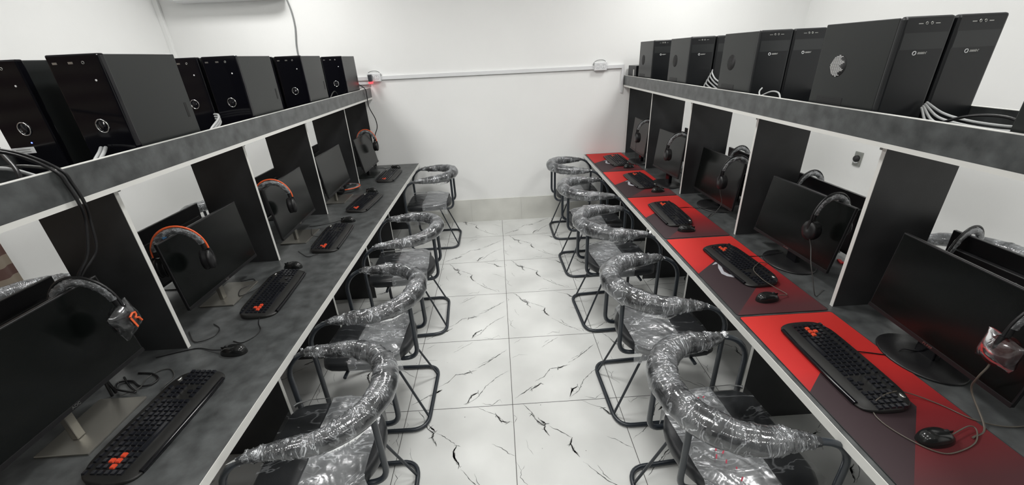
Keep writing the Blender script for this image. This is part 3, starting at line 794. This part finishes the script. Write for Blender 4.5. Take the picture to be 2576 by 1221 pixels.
def pouch(loc, rot, sizes, letter, parent):
    M = Matrix.Translation(Vector(loc)) @ rot
    def f(sgn):
        def fn(u, v):
            x = (u - .5) * sizes[0]; y = (v - .5) * sizes[1]
            bulge = (sin(pi * u) * sin(pi * v)) ** .5 if 0 < u < 1 and 0 < v < 1 else 0
            return (x + wob((u, v, 0), 3, 5) * .006, y + wob((u, v, 2), 3, 5) * .006, sgn * (.002 + bulge * sizes[2] / 2))
        return fn
    m = MB(); m.grid(f(1), 16, 16, 0, M); m.grid(f(-1), 16, 16, 0, M)
    o = m.obj('plastic_bag', 'film_pouch', parent); o['label'] = 'small clear bag around the ear cup'
    if letter:
        Z = Matrix.Translation((0, 0, sizes[2] / 2 + .004))
        pr = MB()
        pr.box(-.018, -.011, -.026, .018, 0, .001, 0, M @ Z)
        pr.tube([(-.015, .021, 0), (.002, .024, 0), (.012, .018, 0), (.010, .008, 0), (.0, .003, 0)], .0036, 6, 0, M=M @ Z)
        pr.tube([(.0, .003, 0), (.010, -.006, 0), (.013, -.024, 0)], .0036, 6, 0, M=M @ Z)
        pr.obj('letter', 'orange', parent)['label'] = 'orange letter R'

GH = 'headsets hung over the monitors'
hz = .006
HS = {}
HS['L1'] = make_headset((-1.375, 1.175, 1.222), R(8), 'headset with a bagged ear cup marked R, on the nearest left monitor', GH)
pouch((.090, -.004, -.150), rot_at((0, 0, 0), ry=pi / 2, rz=0) @ Matrix.Rotation(pi / 2, 4, 'Z') @ Matrix.Rotation(R(15), 4, 'Z'), (.10, .11, .055), 'R', HS['L1'])
HS['L2'] = make_headset((-1.405, 1.645, 1.202), R(22), 'orange-banded headset on the second nearest left monitor', GH, orange=True)
MB().box(-.008, .008, -.0005, .0005, -.008, .008).obj('sticker', 'blue_sticker', HS['L2'], loc=(-.03, -.012, -.02))
HS['L3'] = make_headset((-1.352, 2.36, 1.200), R(22), 'orange-banded headset on the third left monitor', GH, orange=True)
HS['L5'] = make_headset((-1.345, 4.285, 1.173), R(0), 'orange-banded headset on the left monitor closest to the end wall', GH, orange=True)
HS['R1'] = make_headset((1.480, .850, 1.150), R(-4), 'headset with a dark red ear cup on the nearest right monitor', GH, red=True)
pouch((-.085, 0, -.150), rot_at((0, 0, 0), ry=pi / 2), (.092, .095, .055), None, HS['R1'])
HS['R2'] = make_headset((1.522, 1.690, 1.170), R(8), 'black headset over the near corner of the second nearest right monitor', GH)
HS['R3'] = make_headset((1.548, 2.535, 1.149), R(0), 'black headset over the near corner of the middle right monitor', GH)
HS['R4'] = make_headset((1.425, 3.150, 1.200), R(0), 'black headset on the fourth right monitor, second from the end wall', GH)
HS['R5'] = make_headset((1.445, 3.945, 1.188), R(0), 'black headset on the right monitor closest to the end wall', GH)
GHB = 'headsets on the monitors facing away'
make_headset((1.835, 2.245, 1.112), R(10), 'black headset on the turned-away monitor behind the second nearest right monitor', GHB)
make_headset((1.835, 3.000, 1.102), R(10), 'black headset on the turned-away monitor behind the middle right monitor', GHB)
make_headset((1.835, 1.375, 1.118), R(15), 'black headset on the turned-away monitor behind the nearest right monitor', GHB)
# headset lying on the desk under the fourth left monitor
h = make_headset((-1.255, 3.595, ZT + .055), R(0), 'orange-banded headset lying on the left desk under the fourth monitor', 'headset on the desk', orange=True)
h.rotation_euler = (Matrix.Rotation(R(12), 3, 'Z') @ Matrix(((0, 0, 1), (1, 0, 0), (0, 1, 0)))).to_euler(); h.location = (-1.315, 3.665, ZT + .041)

# ------------------------------------------------------------------ computer towers on the shelves
ZS = 1.4795
PH, PW, PD = .405, .180, .362
def tower(s, kind, x0, y, label, group, hh=PH, far=False):
    """x0 = centre x, y = front plane"""
    t = thing('computer_tower', label, 'computer', (x0, y, ZS + .0), 0, group)
    w2 = PW / 2
    z0 = .010
    case = MB().box(-w2 + .002, w2 - .002, .022, PD, z0, hh - .003).obj('case', 'case_side', t, .003)
    fb = MB().box(-w2, w2, 0, .026, z0 - .002, hh)
    for fx in (-w2 + .02, w2 - .02):
        for fy in (.04, PD - .04): MB().lathe([(.012, 0), (.012, z0 + .001)], 12, 0, rot_at((fx, fy, 0))).obj('foot', 'black_soft', t)
    Mf = rot_at((0, -.0, 0), rx=pi / 2)        # local xy on the front face, z out of it
    ax = -s                                     # aisle side
    if kind == 'gloss':
        fp_ = fb.obj('front_panel', 'gloss_black', t, .006, 3)
        rg = [(.021 * cos(2 * pi * k / 28) - .0, -.0015, .175 + .023 * sin(2 * pi * k / 28)) for k in range(28)]
        MB().tube(rg, .0022, 8, closed=True).obj('power_ring', 'chrome', fp_)
        MB().lathe([(.0, 0), (.019, 0), (.018, .0015), (.0, .0016)], 28, 0, rot_at((0, -.0002, .175), rx=pi / 2)).obj('power_button', 'gloss_black', fp_)
        MB().lathe([(0, 0), (.004, 0), (.003, .001), (0, .0012)], 12, 0, rot_at((ax * .048, -.0004, hh - .085), rx=pi / 2)).obj('indicator', 'led_white', fp_)
        pm = MB()
        for px in (-.065, -.012): pm.box(px - .008, px + .008, -.0008, .001, hh - .031, hh - .024)
        pm.obj('usb_port', 'silver', fp_)
        MB().tube([(ax * .03 + .0042 * cos(2 * pi * k / 12), -.0008, hh - .028 + .0042 * sin(2 * pi * k / 12)) for k in range(12)], .0012, 6, closed=True).obj('audio_jack', 'silver', fp_)
        # embossed side handle dent
        MB().box(ax * (w2 - .003), ax * (w2 - .0012), PD - .045, PD - .030, .16, .22).obj('side_dent', 'hole', case, .001)
    else:
        fp_ = fb.obj('front_panel', 'case_front', t, .010, 3)
        MB().box(-w2 + .012, w2 - .012, -.0006, .001, hh - .105, hh - .052).obj('front_band', 'case_band', fp_)
        pm = MB()
        for px in (-.030, .030): pm.box(px - .008, px + .008, -.0008, .001, hh - .025, hh - .0225)
        pm.obj('usb_port', 'silver', fp_)
        for px in (-.010, .008):
            MB().tube([(px + .0038 * cos(2 * pi * k / 12), -.0008, hh - .023 + .0038 * sin(2 * pi * k / 12)) for k in range(12)], .0014, 6, closed=True).obj('audio_jack', 'silver', fp_)
        lg = MB().tube([(-.020 + .006 * cos(2 * pi * k / 16), -.0008, hh - .117 + .006 * sin(2 * pi * k / 16)) for k in range(16)], .0016, 6, closed=True)
        lg.obj('logo_ring', 'white_plastic', fp_)
        tiny_letters(6, .034, .0075, rot_at((.010, -.0002, hh - .117), rx=pi / 2), 3).obj('logo', 'sticker', fp_)
        # side panel: round perforated vent and a lower grille, on the aisle side
        xs = ax * (w2 - .0022)
        vm = MB().lathe([(.0, 0), (.043, 0), (.043, .0008), (.0, .0008)], 32, 0, rot_at((xs, .245, .245), ry=-pi / 2 if ax < 0 else pi / 2))
        vm.obj('side_vent', 'vent_dark', case)
        dots = MB(); e = ax * .0012
        for a in range(-7, 8):
            for b in range(-9, 10):
                yy, zz = a * .0052 + (.0026 if b % 2 else 0), b * .0044
                if math.hypot(yy, zz) < .040 :
                    if far and yy < -.020 + .012 * cos(b): continue
                    q = .0014; x_ = xs + e
                    dots.add([(x_, .245 + yy - q, .245 + zz - q), (x_, .245 + yy + q, .245 + zz - q), (x_, .245 + yy + q, .245 + zz + q), (x_, .245 + yy - q, .245 + zz + q)], [(0, 1, 2, 3)], 0)
        dots.obj('vent_holes', 'vent_light' if far else 'hole', case)['kind'] = 'stuff'  # nearest tower only: near-white holes, left out towards the front
        gm = MB().box(xs, xs + ax * .0008, .175, .315, .075, .125, 0)
        for k in range(7): gm.box(xs, xs + ax * .0014, .178, .312, .079 + k * .0068, .0815 + k * .0068, 1)
        gm.obj('side_grille', ['vent_dark', 'case_side'], case)
    return t
GL = 'glossy black computer towers with round power button'
xl = -1.427; xl2 = -1.731
LT = [(xl, 1.574, 'nearest full-size glossy tower on the left shelf, side panel towards the aisle', .412), (xl2, 1.60, 'glossy tower at the left picture edge, blue light on its front', .405),
      (xl, 2.378, 'second aisle-side glossy tower on the left shelf', .404), (-1.625, 2.378, 'glossy tower behind the nearest one, beside the second aisle-side tower', .404),
      (xl, 3.157, 'third aisle-side glossy tower on the left shelf', .404), (-1.625, 3.157, 'glossy tower hidden beside the third aisle-side tower', .404),
      (xl + .005, 3.983, 'glossy tower on the left shelf closest to the end wall', .400), (-1.625, 3.983, 'glossy tower hidden beside the one closest to the end wall', .400)]
LT += [(xl, .655, 'unseen glossy tower added on the left shelf past the left picture edge, aisle side', .405), (xl2, .655, 'unseen glossy tower added on the left shelf past the left picture edge, outer side', .405)]  # pair out of view, added for dark reflections in the tower fronts
for x, y, lab, hh in LT:
    tt = tower(-1, 'gloss', x, y, lab, GL, hh)
    if 'blue' in lab: MB().lathe([(0, 0), (.0025, 0), (.0025, .001), (0, .001)], 10, 0, rot_at((0, -.0005, .125), rx=pi / 2)).obj('indicator', 'led_blue', tt)
GR = 'matte black computer towers with white logo'
xr = 1.510; xr2 = 1.700
RT = [(xr, 1.519, 'nearest aisle-side tower on the right shelf, perforated side vent with pale holes'), (xr2, 1.519, 'tall matte tower on the right shelf at the outer side of the nearest one'),
      (xr, 2.344, 'second aisle-side matte tower on the right shelf'), (xr2 - .007, 2.344, 'matte tower at the outer side of the second aisle-side tower'),
      (xr, 3.164, 'third aisle-side matte tower on the right shelf'), (xr2, 3.164, 'matte tower at the outer side of the third aisle-side tower'),
      (xr, 3.90, 'matte tower on the right shelf closest to the end wall'), (xr2, 3.90, 'matte tower at the outer side of the one closest to the end wall'),
      (xr, .728, 'tower on the right shelf cut by the right picture edge'), (xr2, .728, 'outer-side tower on the right shelf by the right picture edge')]
for k, (x, y, lab) in enumerate(RT): tower(1, 'matte', x, y, lab, GR, .405, far=(k == 0))
# black box with a pale sticker at the end of the right shelf
t = thing('black_box', 'black box with a pale sticker at the wall end of the right shelf', 'box', (1.51, 4.45, ZS))
MB().box(-.09, .09, -.12, .13, 0, .190).obj('body', 'case_front', t, .004)
MB().box(-.0915, -.090, -.065, -.035, .075, .155).obj('sticker', 'sticker', t)

# ------------------------------------------------------------------ wall things
def double_socket(x, z, label, arch=True):
    t = thing('wall_socket', label, 'socket', (x, Y1, z), 0, 'white double sockets on the end wall')
    MB().box(-.066, .066, -.048, -.0, -.042, .042).obj('housing', 'white_plastic', t, .008, 3)
    for sx in (-.030, .030):
        M = rot_at((sx, -.0482, 0), rx=pi / 2)
        MB().lathe([(.024, -.002), (.024, .0008), (.021, .0008), (.019, -.006), (.0, -.006)], 28, 0, M).obj('socket_cup', 'socket_grey', t)
        MB().lathe([(0, -.0), (.0028, -.0), (.0028, .0012), (0, .0012)], 10, 0, rot_at((sx, -.0485, -.010), rx=pi / 2)).lathe([(0, 0), (.0028, 0), (.0028, .0012), (0, .0012)], 10, 0, rot_at((sx, -.0485, .010), rx=pi / 2)).obj('pin_hole', 'hole', t)
    if arch:
        MB().tube(smooth([(-.070, -.012, -.005), (-.066, -.014, .035), (-.03, -.016, .058), (.03, -.016, .058), (.062, -.014, .036), (.070, -.012, .0)], 5), .0035, 8).obj('supply_wire', 'cable_mid', t)
    return t
double_socket(-1.235, 1.672, 'white double socket left of the aisle, adapter plugged in')
double_socket(1.120, 1.674, 'white double socket right of the aisle, nothing plugged in')
t = thing('power_adapter', 'black plug adapter with glowing red light in the left socket', 'adapter', (-1.268, Y1 - .05, 1.665))
MB().box(-.018, .018, -.042, 0, -.032, .038).obj('body', 'adapter_grey', t, .006)
MB().box(-.019, .019, -.043, -.001, -.050, -.0315).obj('lamp', 'led_red', t, .004)
# single socket on the right wall
t = thing('wall_socket', 'grey single socket plate on the right side wall with a plug in it', 'socket', (WR, 3.49, .837))
MB().box(-.012, 0, -.040, .040, -.062, .062).obj('plate', 'grey_plate', t, .003)
MB().lathe([(.0, .012), (.028, .012), (.028, .020), (.024, .034), (.0, .036)], 24, 0, rot_at((0, 0, .004), ry=-pi / 2)).obj('plug', 'black_soft', t)
MB().tube(smooth([(-.016, .022, -.002), (-.022, .020, -.024), (-.020, .0, -.034), (-.016, -.016, -.028)], 5), .006, 8).obj('contact_ring', 'white_plastic', t)

# air conditioner
t = thing('air_conditioner', 'white wall air conditioner cut by the top picture edge', 'air conditioner', (-2.45, Y1, 2.40))
prof = [(0, 0), (-.06, -.0), (-.16, .006), (-.215, .03), (-.222, .08), (-.222, .24), (-.20, .285), (-.16, .30), (0, .30)]
MB().prism([(y, z) for y, z in prof], -.49, .49, 0, Matrix(((0, 0, 1, 0), (1, 0, 0, 0), (0, 1, 0, 0), (0, 0, 0, 1)))).obj('housing', 'white_plastic', t, .006)
MB().box(-.43, .43, -.205, -.10, .004, .012).obj('air_flap', 'white_plastic', t, .002)
MB().box(-.47, .47, -.2235, -.2215, .20, .203).obj('front_seam', 'grey_plate', t)

# striped curtain on the left wall; unseen length added to darken tower reflections
t = thing('striped_curtain', 'brown and beige striped curtain on the left side wall at the picture edge', 'curtain', (WL, .85, 0))
m = MB(); bw = .068
for k in range(30):
    z0 = .27 + k * bw
    def st(u, v, z0=z0): return (.035 + .016 * sin(u * 150), (u - .5) * 3.2, z0 + v * bw)
    m.grid(st, 220, 1, k % 2)
m.obj('cloth', ['blind_brown', 'blind_beige'], t)
MB().tube([(.035, -1.66, 2.32), (.035, 1.62, 2.32)], .012, 10).obj('rail', 'stand_silver', t)

# ------------------------------------------------------------------ cables
def cable(name, label, pts, r, m, sub=6, group=None, owner=None):
    if owner is not None:
        Mi = (Matrix.Translation(owner.location) @ owner.rotation_euler.to_matrix().to_4x4()).inverted()
        return MB().tube([Mi @ p for p in smooth(pts, sub)], r, 7).obj('cord', m, owner)
    o = MB().tube(smooth(pts, sub), r, 7).obj(name, m)
    return tag(o, label, 'cable', group)
def onz(pts, z): return [(x, y, z) for x, y in pts]
cable('wall_cable', 'grey cable hanging down the end wall from the air conditioner', [(-1.95, Y1 - .012, 2.52), (-1.945, Y1 - .012, 2.42), (-1.925, Y1 - .01, 2.30), (-1.925, Y1 - .01, 2.16), (-1.955, Y1 - .01, 2.0), (-1.962, Y1 - .01, 1.85), (-1.962, Y1 - .01, 1.69)], .007, 'cable_mid')
cable('adapter_cable', 'thin grey cable from the red-lit adapter to the left shelf', [(-1.268, Y1 - .075, 1.612), (-1.272, Y1 - .08, 1.59), (-1.30, Y1 - .07, 1.583), (-1.36, Y1 - .06, 1.582), (-1.42, Y1 - .06, 1.56), (-1.45, Y1 - .09, 1.50)], .0032, 'cable_mid')
cable('hanging_cable', 'black cable over the left shelf lip by the end wall', [(-1.40, 4.36, 1.66), (-1.34, 4.36, 1.62), (-1.287, 4.36, 1.575), (-1.287, 4.375, 1.50), (-1.29, 4.39, 1.40), (-1.26, 4.43, 1.28), (-1.262, 4.45, 1.19), (-1.30, 4.44, 1.10), (-1.36, 4.44, .90), (-1.36, 4.44, ZT + .006)], .0045, 'cable_black')
for k, dx in enumerate((0, .016)):
    cable('hanging_cable', ['black cable over the left shelf lip near the camera, left one of two', 'black cable over the left shelf lip near the camera, right one of two'][k],
          [(-1.62, 1.08 + dx, 1.66), (-1.50, 1.15 + dx, 1.665), (-1.38, 1.20 + dx, 1.635), (-1.293, 1.212 + dx, 1.578), (-1.286, 1.222 + dx, 1.53), (-1.284, 1.226 + dx, 1.468), (-1.32, 1.25 + dx, 1.40), (-1.345, 1.23 + dx * 2, 1.30), (-1.37, 1.20 + dx, 1.245), (-1.40, 1.19, 1.19), (-1.42, 1.17 + dx, 1.10), (-1.45, 1.17, .90), (-1.46, 1.17 + dx, ZT + .006)], .0048, 'cable_black')
# desk cords
zk = ZT + .006
cable('mouse_cord', 'thin grey cord looped in front of the nearest right keyboard', [(1.272, .777, zk + .012), (1.345, .80, zk + .012), (1.36, .79, zk + .008), (1.325, .757, zk), (1.262, .735, zk), (1.202, .730, zk), (1.160, .765, zk), (1.128, .832, zk), (1.132, .884, zk + .002), (1.165, .912, zk + .018), (1.24, .935, zk + .022), (1.30, .935, zk + .008), (1.36, .89, zk), (1.40, .83, zk), (1.47, .80, ZT + .004), (1.56, .80, ZT + .004)], .0019, 'cord_tan', owner=MO[5])
cable('keyboard_cord', 'black cord from the nearest right keyboard to its monitor', [(1.285, 1.15, zk + .006), (1.341, 1.142, zk), (1.395, 1.125, zk), (1.43, 1.130, ZT + .004), (1.46, 1.134, ZT + .020), (1.50, 1.122, ZT + .018), (1.60, 1.12, ZT + .004)], .0022, 'cable_black', owner=KBO[5])
cable('mouse_cord', 'thin cord lying across the second nearest right keyboard', [(1.252, 1.53, zk + .014), (1.30, 1.545, zk + .006), (1.28, 1.60, zk + .010), (1.245, 1.65, zk + .028), (1.252, 1.74, zk + .032), (1.30, 1.79, zk + .034), (1.345, 1.83, zk + .02), (1.42, 1.86, ZT + .004), (1.54, 1.88, ZT + .004)], .0019, 'cord_tan', owner=MO[6])
cable('headset_cord', 'thin cord hanging from the headset on the second nearest right monitor', [(1.425, 1.655, .985), (1.43, 1.64, .95), (1.40, 1.58, .90), (1.40, 1.545, .84), (1.405, 1.52, .78), (1.43, 1.53, ZT + .004), (1.50, 1.58, ZT + .004)], .0022, 'cord_dark', owner=HS['R2'])
cable('keyboard_cord', 'black cord behind the second nearest right keyboard', [(1.33, 1.93, zk + .008), (1.37, 1.94, zk), (1.41, 1.94, ZT + .004), (1.46, 1.93, ZT + .018), (1.55, 1.95, ZT + .012)], .0022, 'cable_black', owner=KBO[6])
cable('keyboard_cord', 'black cord from the middle right keyboard to its monitor', [(1.27, 2.72, zk + .006), (1.35, 2.74, zk), (1.41, 2.72, ZT + .004), (1.48, 2.68, ZT + .02), (1.54, 2.66, ZT + .02)], .0022, 'cable_black', owner=KBO[7])
cable('headset_cord', 'thin cord hanging from the headset on the middle right monitor', [(1.455, 2.53, .985), (1.46, 2.52, .93), (1.47, 2.50, .86), (1.43, 2.50, .79), (1.41, 2.53, ZT + .004), (1.47, 2.60, ZT + .004)], .0020, 'cord_dark', owner=HS['R3'])
cable('headset_cord', 'thin cord hanging from the headset on the right monitor closest to the end wall', [(1.35, 3.95, 1.02), (1.353, 3.945, .95), (1.358, 3.95, .86), (1.38, 3.97, ZT + .005), (1.43, 4.0, ZT + .004)], .0022, 'cord_dark', owner=HS['R5'])
cable('headset_cord', 'thin cord hanging from the red-cupped headset at the right edge', [(1.40, .865, .985), (1.395, .86, .94), (1.39, .865, .89), (1.42, .88, .82), (1.40, .80, ZT + .005), (1.33, .77, ZT + .008)], .0028, 'cord_tan', owner=HS['R1'])
cable('mouse_cord', 'black cord behind the nearest left mouse', [(-1.198, 1.39, zk + .008), (-1.25, 1.405, zk), (-1.315, 1.426, ZT + .003), (-1.375, 1.412, ZT + .003), (-1.46, 1.38, ZT + .003)], .0022, 'cable_black', owner=MO[0])
cable('keyboard_cord', 'grey cord lying beyond the nearest left keyboard', [(-1.27, 1.16, zk + .014), (-1.30, 1.20, ZT + .006), (-1.30, 1.255, ZT + .003), (-1.345, 1.302, ZT + .003), (-1.385, 1.296, ZT + .003), (-1.403, 1.255, ZT + .003), (-1.381, 1.195, ZT + .012), (-1.42, 1.16, ZT + .014)], .0020, 'cord_dark', owner=KBO[0])
cable('coiled_cable', 'black coiled cable beside the stand of the nearest left monitor', [(-1.50, 1.27, ZT + .004), (-1.44, 1.22, ZT + .006), (-1.375, 1.172, ZT + .015), (-1.43, 1.183, ZT + .015), (-1.475, 1.205, ZT + .010), (-1.495, 1.24, ZT + .006), (-1.45, 1.245, ZT + .005), (-1.397, 1.213, ZT + .007), (-1.357, 1.217, ZT + .006), (-1.355, 1.25, ZT + .004), (-1.40, 1.28, ZT + .004), (-1.46, 1.29, ZT + .004)], .0035, 'cable_black')
cable('keyboard_cord', 'black cord curling out from the near end of the second nearest left keyboard', [(-1.17, 1.65, zk + .006), (-1.150, 1.59, ZT + .003), (-1.113, 1.535, ZT + .003), (-1.113, 1.487, ZT + .003), (-1.145, 1.446, ZT + .003), (-1.19, 1.46, ZT + .003)], .0020, 'cable_black', owner=KBO[1])
cable('mouse_cord', 'black cord crossing in front of the second nearest left monitor stand', [(-1.30, 1.90, zk + .01), (-1.33, 1.86, ZT + .012), (-1.37, 1.83, ZT + .012), (-1.40, 1.90, ZT + .012), (-1.37, 1.96, ZT + .006), (-1.40, 2.02, ZT + .004), (-1.46, 2.0, ZT + .004)], .0020, 'cable_black', owner=MO[1])
cable('headset_cord', 'black cord in the nearest bay of the second left monitor', [(-1.36, 1.60, ZT + .004), (-1.31, 1.56, ZT + .004), (-1.30, 1.50, ZT + .004), (-1.36, 1.47, ZT + .004), (-1.44, 1.55, ZT + .004)], .0020, 'cable_black', owner=HS['L2'])
cable('mouse_cord', 'black cord between the third left mouse and its monitor', [(-1.195, 2.855, zk + .006), (-1.25, 2.84, ZT + .003), (-1.32, 2.80, ZT + .003), (-1.40, 2.78, ZT + .003)], .0020, 'cable_black', owner=MO[2])
cable('headset_cord', 'black cord crossing the stand of the third left monitor', [(-1.36, 2.72, ZT + .012), (-1.32, 2.62, ZT + .012), (-1.29, 2.58, ZT + .012), (-1.25, 2.56, ZT + .012)], .0018, 'cable_black', owner=KBO[2])
cable('headset_cord', 'black cord in the bay of the third left monitor', [(-1.30, 2.36, ZT + .004), (-1.25, 2.31, ZT + .004), (-1.20, 2.27, ZT + .004), (-1.15, 2.30, ZT + .006)], .0020, 'cable_black', owner=HS['L3'])
cable('mouse_cord', 'black cord of the left mouse closest to the end wall', [(-1.185, 4.415, zk + .006), (-1.24, 4.41, ZT + .003), (-1.27, 4.45, ZT + .003), (-1.34, 4.46, ZT + .003)], .0018, 'cable_black', owner=MO[4])

# cable bundles lying on the shelves
GC = 'pale cables lying on the right shelf'
for k in range(4):
    dz = k * .012; dx = k * .014
    cable('network_cable', ['uppermost', 'second', 'third', 'lowest'][k] + ' pale cable in the bundle in front of the nearest right towers', [(1.585 - dx * .3, 1.50, 1.600 - dz * .5), (1.575 - dx, 1.42, 1.572 - dz), (1.57 - dx, 1.33, 1.560 - dz), (1.56 - dx, 1.22, 1.560 - dz), (1.55 - dx * .5, 1.12, 1.568 - dz)], .0042, 'cable_grey', group=GC)
cable('loose_cable', 'black cord arching over the pale cables on the right shelf', [(1.50, 1.44, 1.49), (1.50, 1.36, 1.545), (1.50, 1.27, 1.585), (1.52, 1.19, 1.592), (1.53, 1.14, 1.57), (1.53, 1.10, 1.52)], .005, 'cable_black')
for k in range(5):
    cable('network_cable', ['uppermost', 'second', 'third', 'fourth', 'lowest'][k] + ' pale cable between the second and third aisle-side right towers', [(1.60 - .01 * k, 3.15, 1.66 - k * .022), (1.55 - .01 * k, 3.05, 1.645 - k * .024), (1.51, 2.92, 1.615 - k * .024), (1.47, 2.76, 1.60 - k * .024)], .005, 'cable_grey', group=GC)
for k in range(2):
    cable('network_cable', ['pale wire curling up behind the lip before the second right tower', 'pale wire looped behind the lip before the second right tower'][k], [[(1.46, 2.30, 1.60), (1.43, 2.27, 1.585), (1.42, 2.24, 1.56)], [(1.43, 2.25, 1.565), (1.45, 2.20, 1.590), (1.45, 2.14, 1.588), (1.44, 2.10, 1.56)]][k], .004, 'cable_grey')
for k in range(3):
    cable('network_cable', ['upper', 'middle', 'lower'][k] + ' pale cable between the first and second left towers', [(-1.53, 2.36, 1.60 - .012 * k), (-1.46, 2.28, 1.605 - .012 * k), (-1.40, 2.18, 1.595 - .012 * k), (-1.36, 2.05, 1.57 - .012 * k), (-1.34, 1.96, 1.54 - .01 * k)], .0055, 'cable_grey', group='pale cables between the left towers')
for k in range(2):
    cable('network_cable', ['left', 'right'][k] + ' pale cable end in front of the nearest glossy left tower', [(-1.455 + .016 * k, 1.560, 1.580), (-1.435 + .016 * k, 1.525, 1.570), (-1.415 + .016 * k, 1.47, 1.548), (-1.39, 1.42, 1.52)], .006, 'cable_grey', group='pale cable ends before the nearest left tower')
cable('loose_cable', 'black cord arching between the third and fourth left towers', [(-1.42, 3.96, 1.50), (-1.40, 3.90, 1.56), (-1.39, 3.82, 1.60), (-1.38, 3.72, 1.59), (-1.37, 3.62, 1.55), (-1.37, 3.56, 1.50)], .004, 'cord_dark')
GD = 'cords in the tangle at the left picture edge'
tang = [[(-1.80, 1.30, 1.70), (-1.66, 1.36, 1.69), (-1.55, 1.32, 1.66), (-1.45, 1.25, 1.62), (-1.38, 1.20, 1.58), (-1.35, 1.16, 1.53)],
        [(-1.75, 1.22, 1.64), (-1.62, 1.26, 1.63), (-1.50, 1.24, 1.59), (-1.42, 1.26, 1.585), (-1.36, 1.30, 1.56)],
        [(-1.72, 1.18, 1.59), (-1.58, 1.18, 1.575), (-1.45, 1.22, 1.59), (-1.36, 1.24, 1.55)]]
for k, p in enumerate(tang): cable('loose_cable', ['highest', 'middle', 'lowest'][k] + ' cord of the tangle on the left shelf at the picture edge', p, [.006, .005, .006][k], ['cable_black', 'cord_dark', 'cable_grey'][k], group=GD)
t = thing('cable_tag', 'white paper tag on the cord in front of the blue-lit left tower', 'tag', (-1.575, 1.42, 1.605), R(20))
MB().box(-.028, .028, -.001, .001, -.010, .010).obj('paper', 'white_plastic', t)
MB().box(-.018, .018, -.0016, -.001, .002, .004).box(-.018, .018, -.0016, -.001, -.005, -.003).obj('printed_lines', 'grey_plate', t)
# two red memory sticks behind the second right monitor
for k in range(2):
    o = MB().box(-.022, .022, -.008, .008, 0, .008).obj('usb_stick', 'red_usb', None, .002, loc=(1.78, 1.80 + .03 * k, ZT), rot=(0, 0, R(70)))
    tag(o, ['red memory stick behind the second nearest right monitor, nearer one', 'red memory stick behind the second nearest right monitor, farther one'][k], 'memory stick', 'red memory sticks')
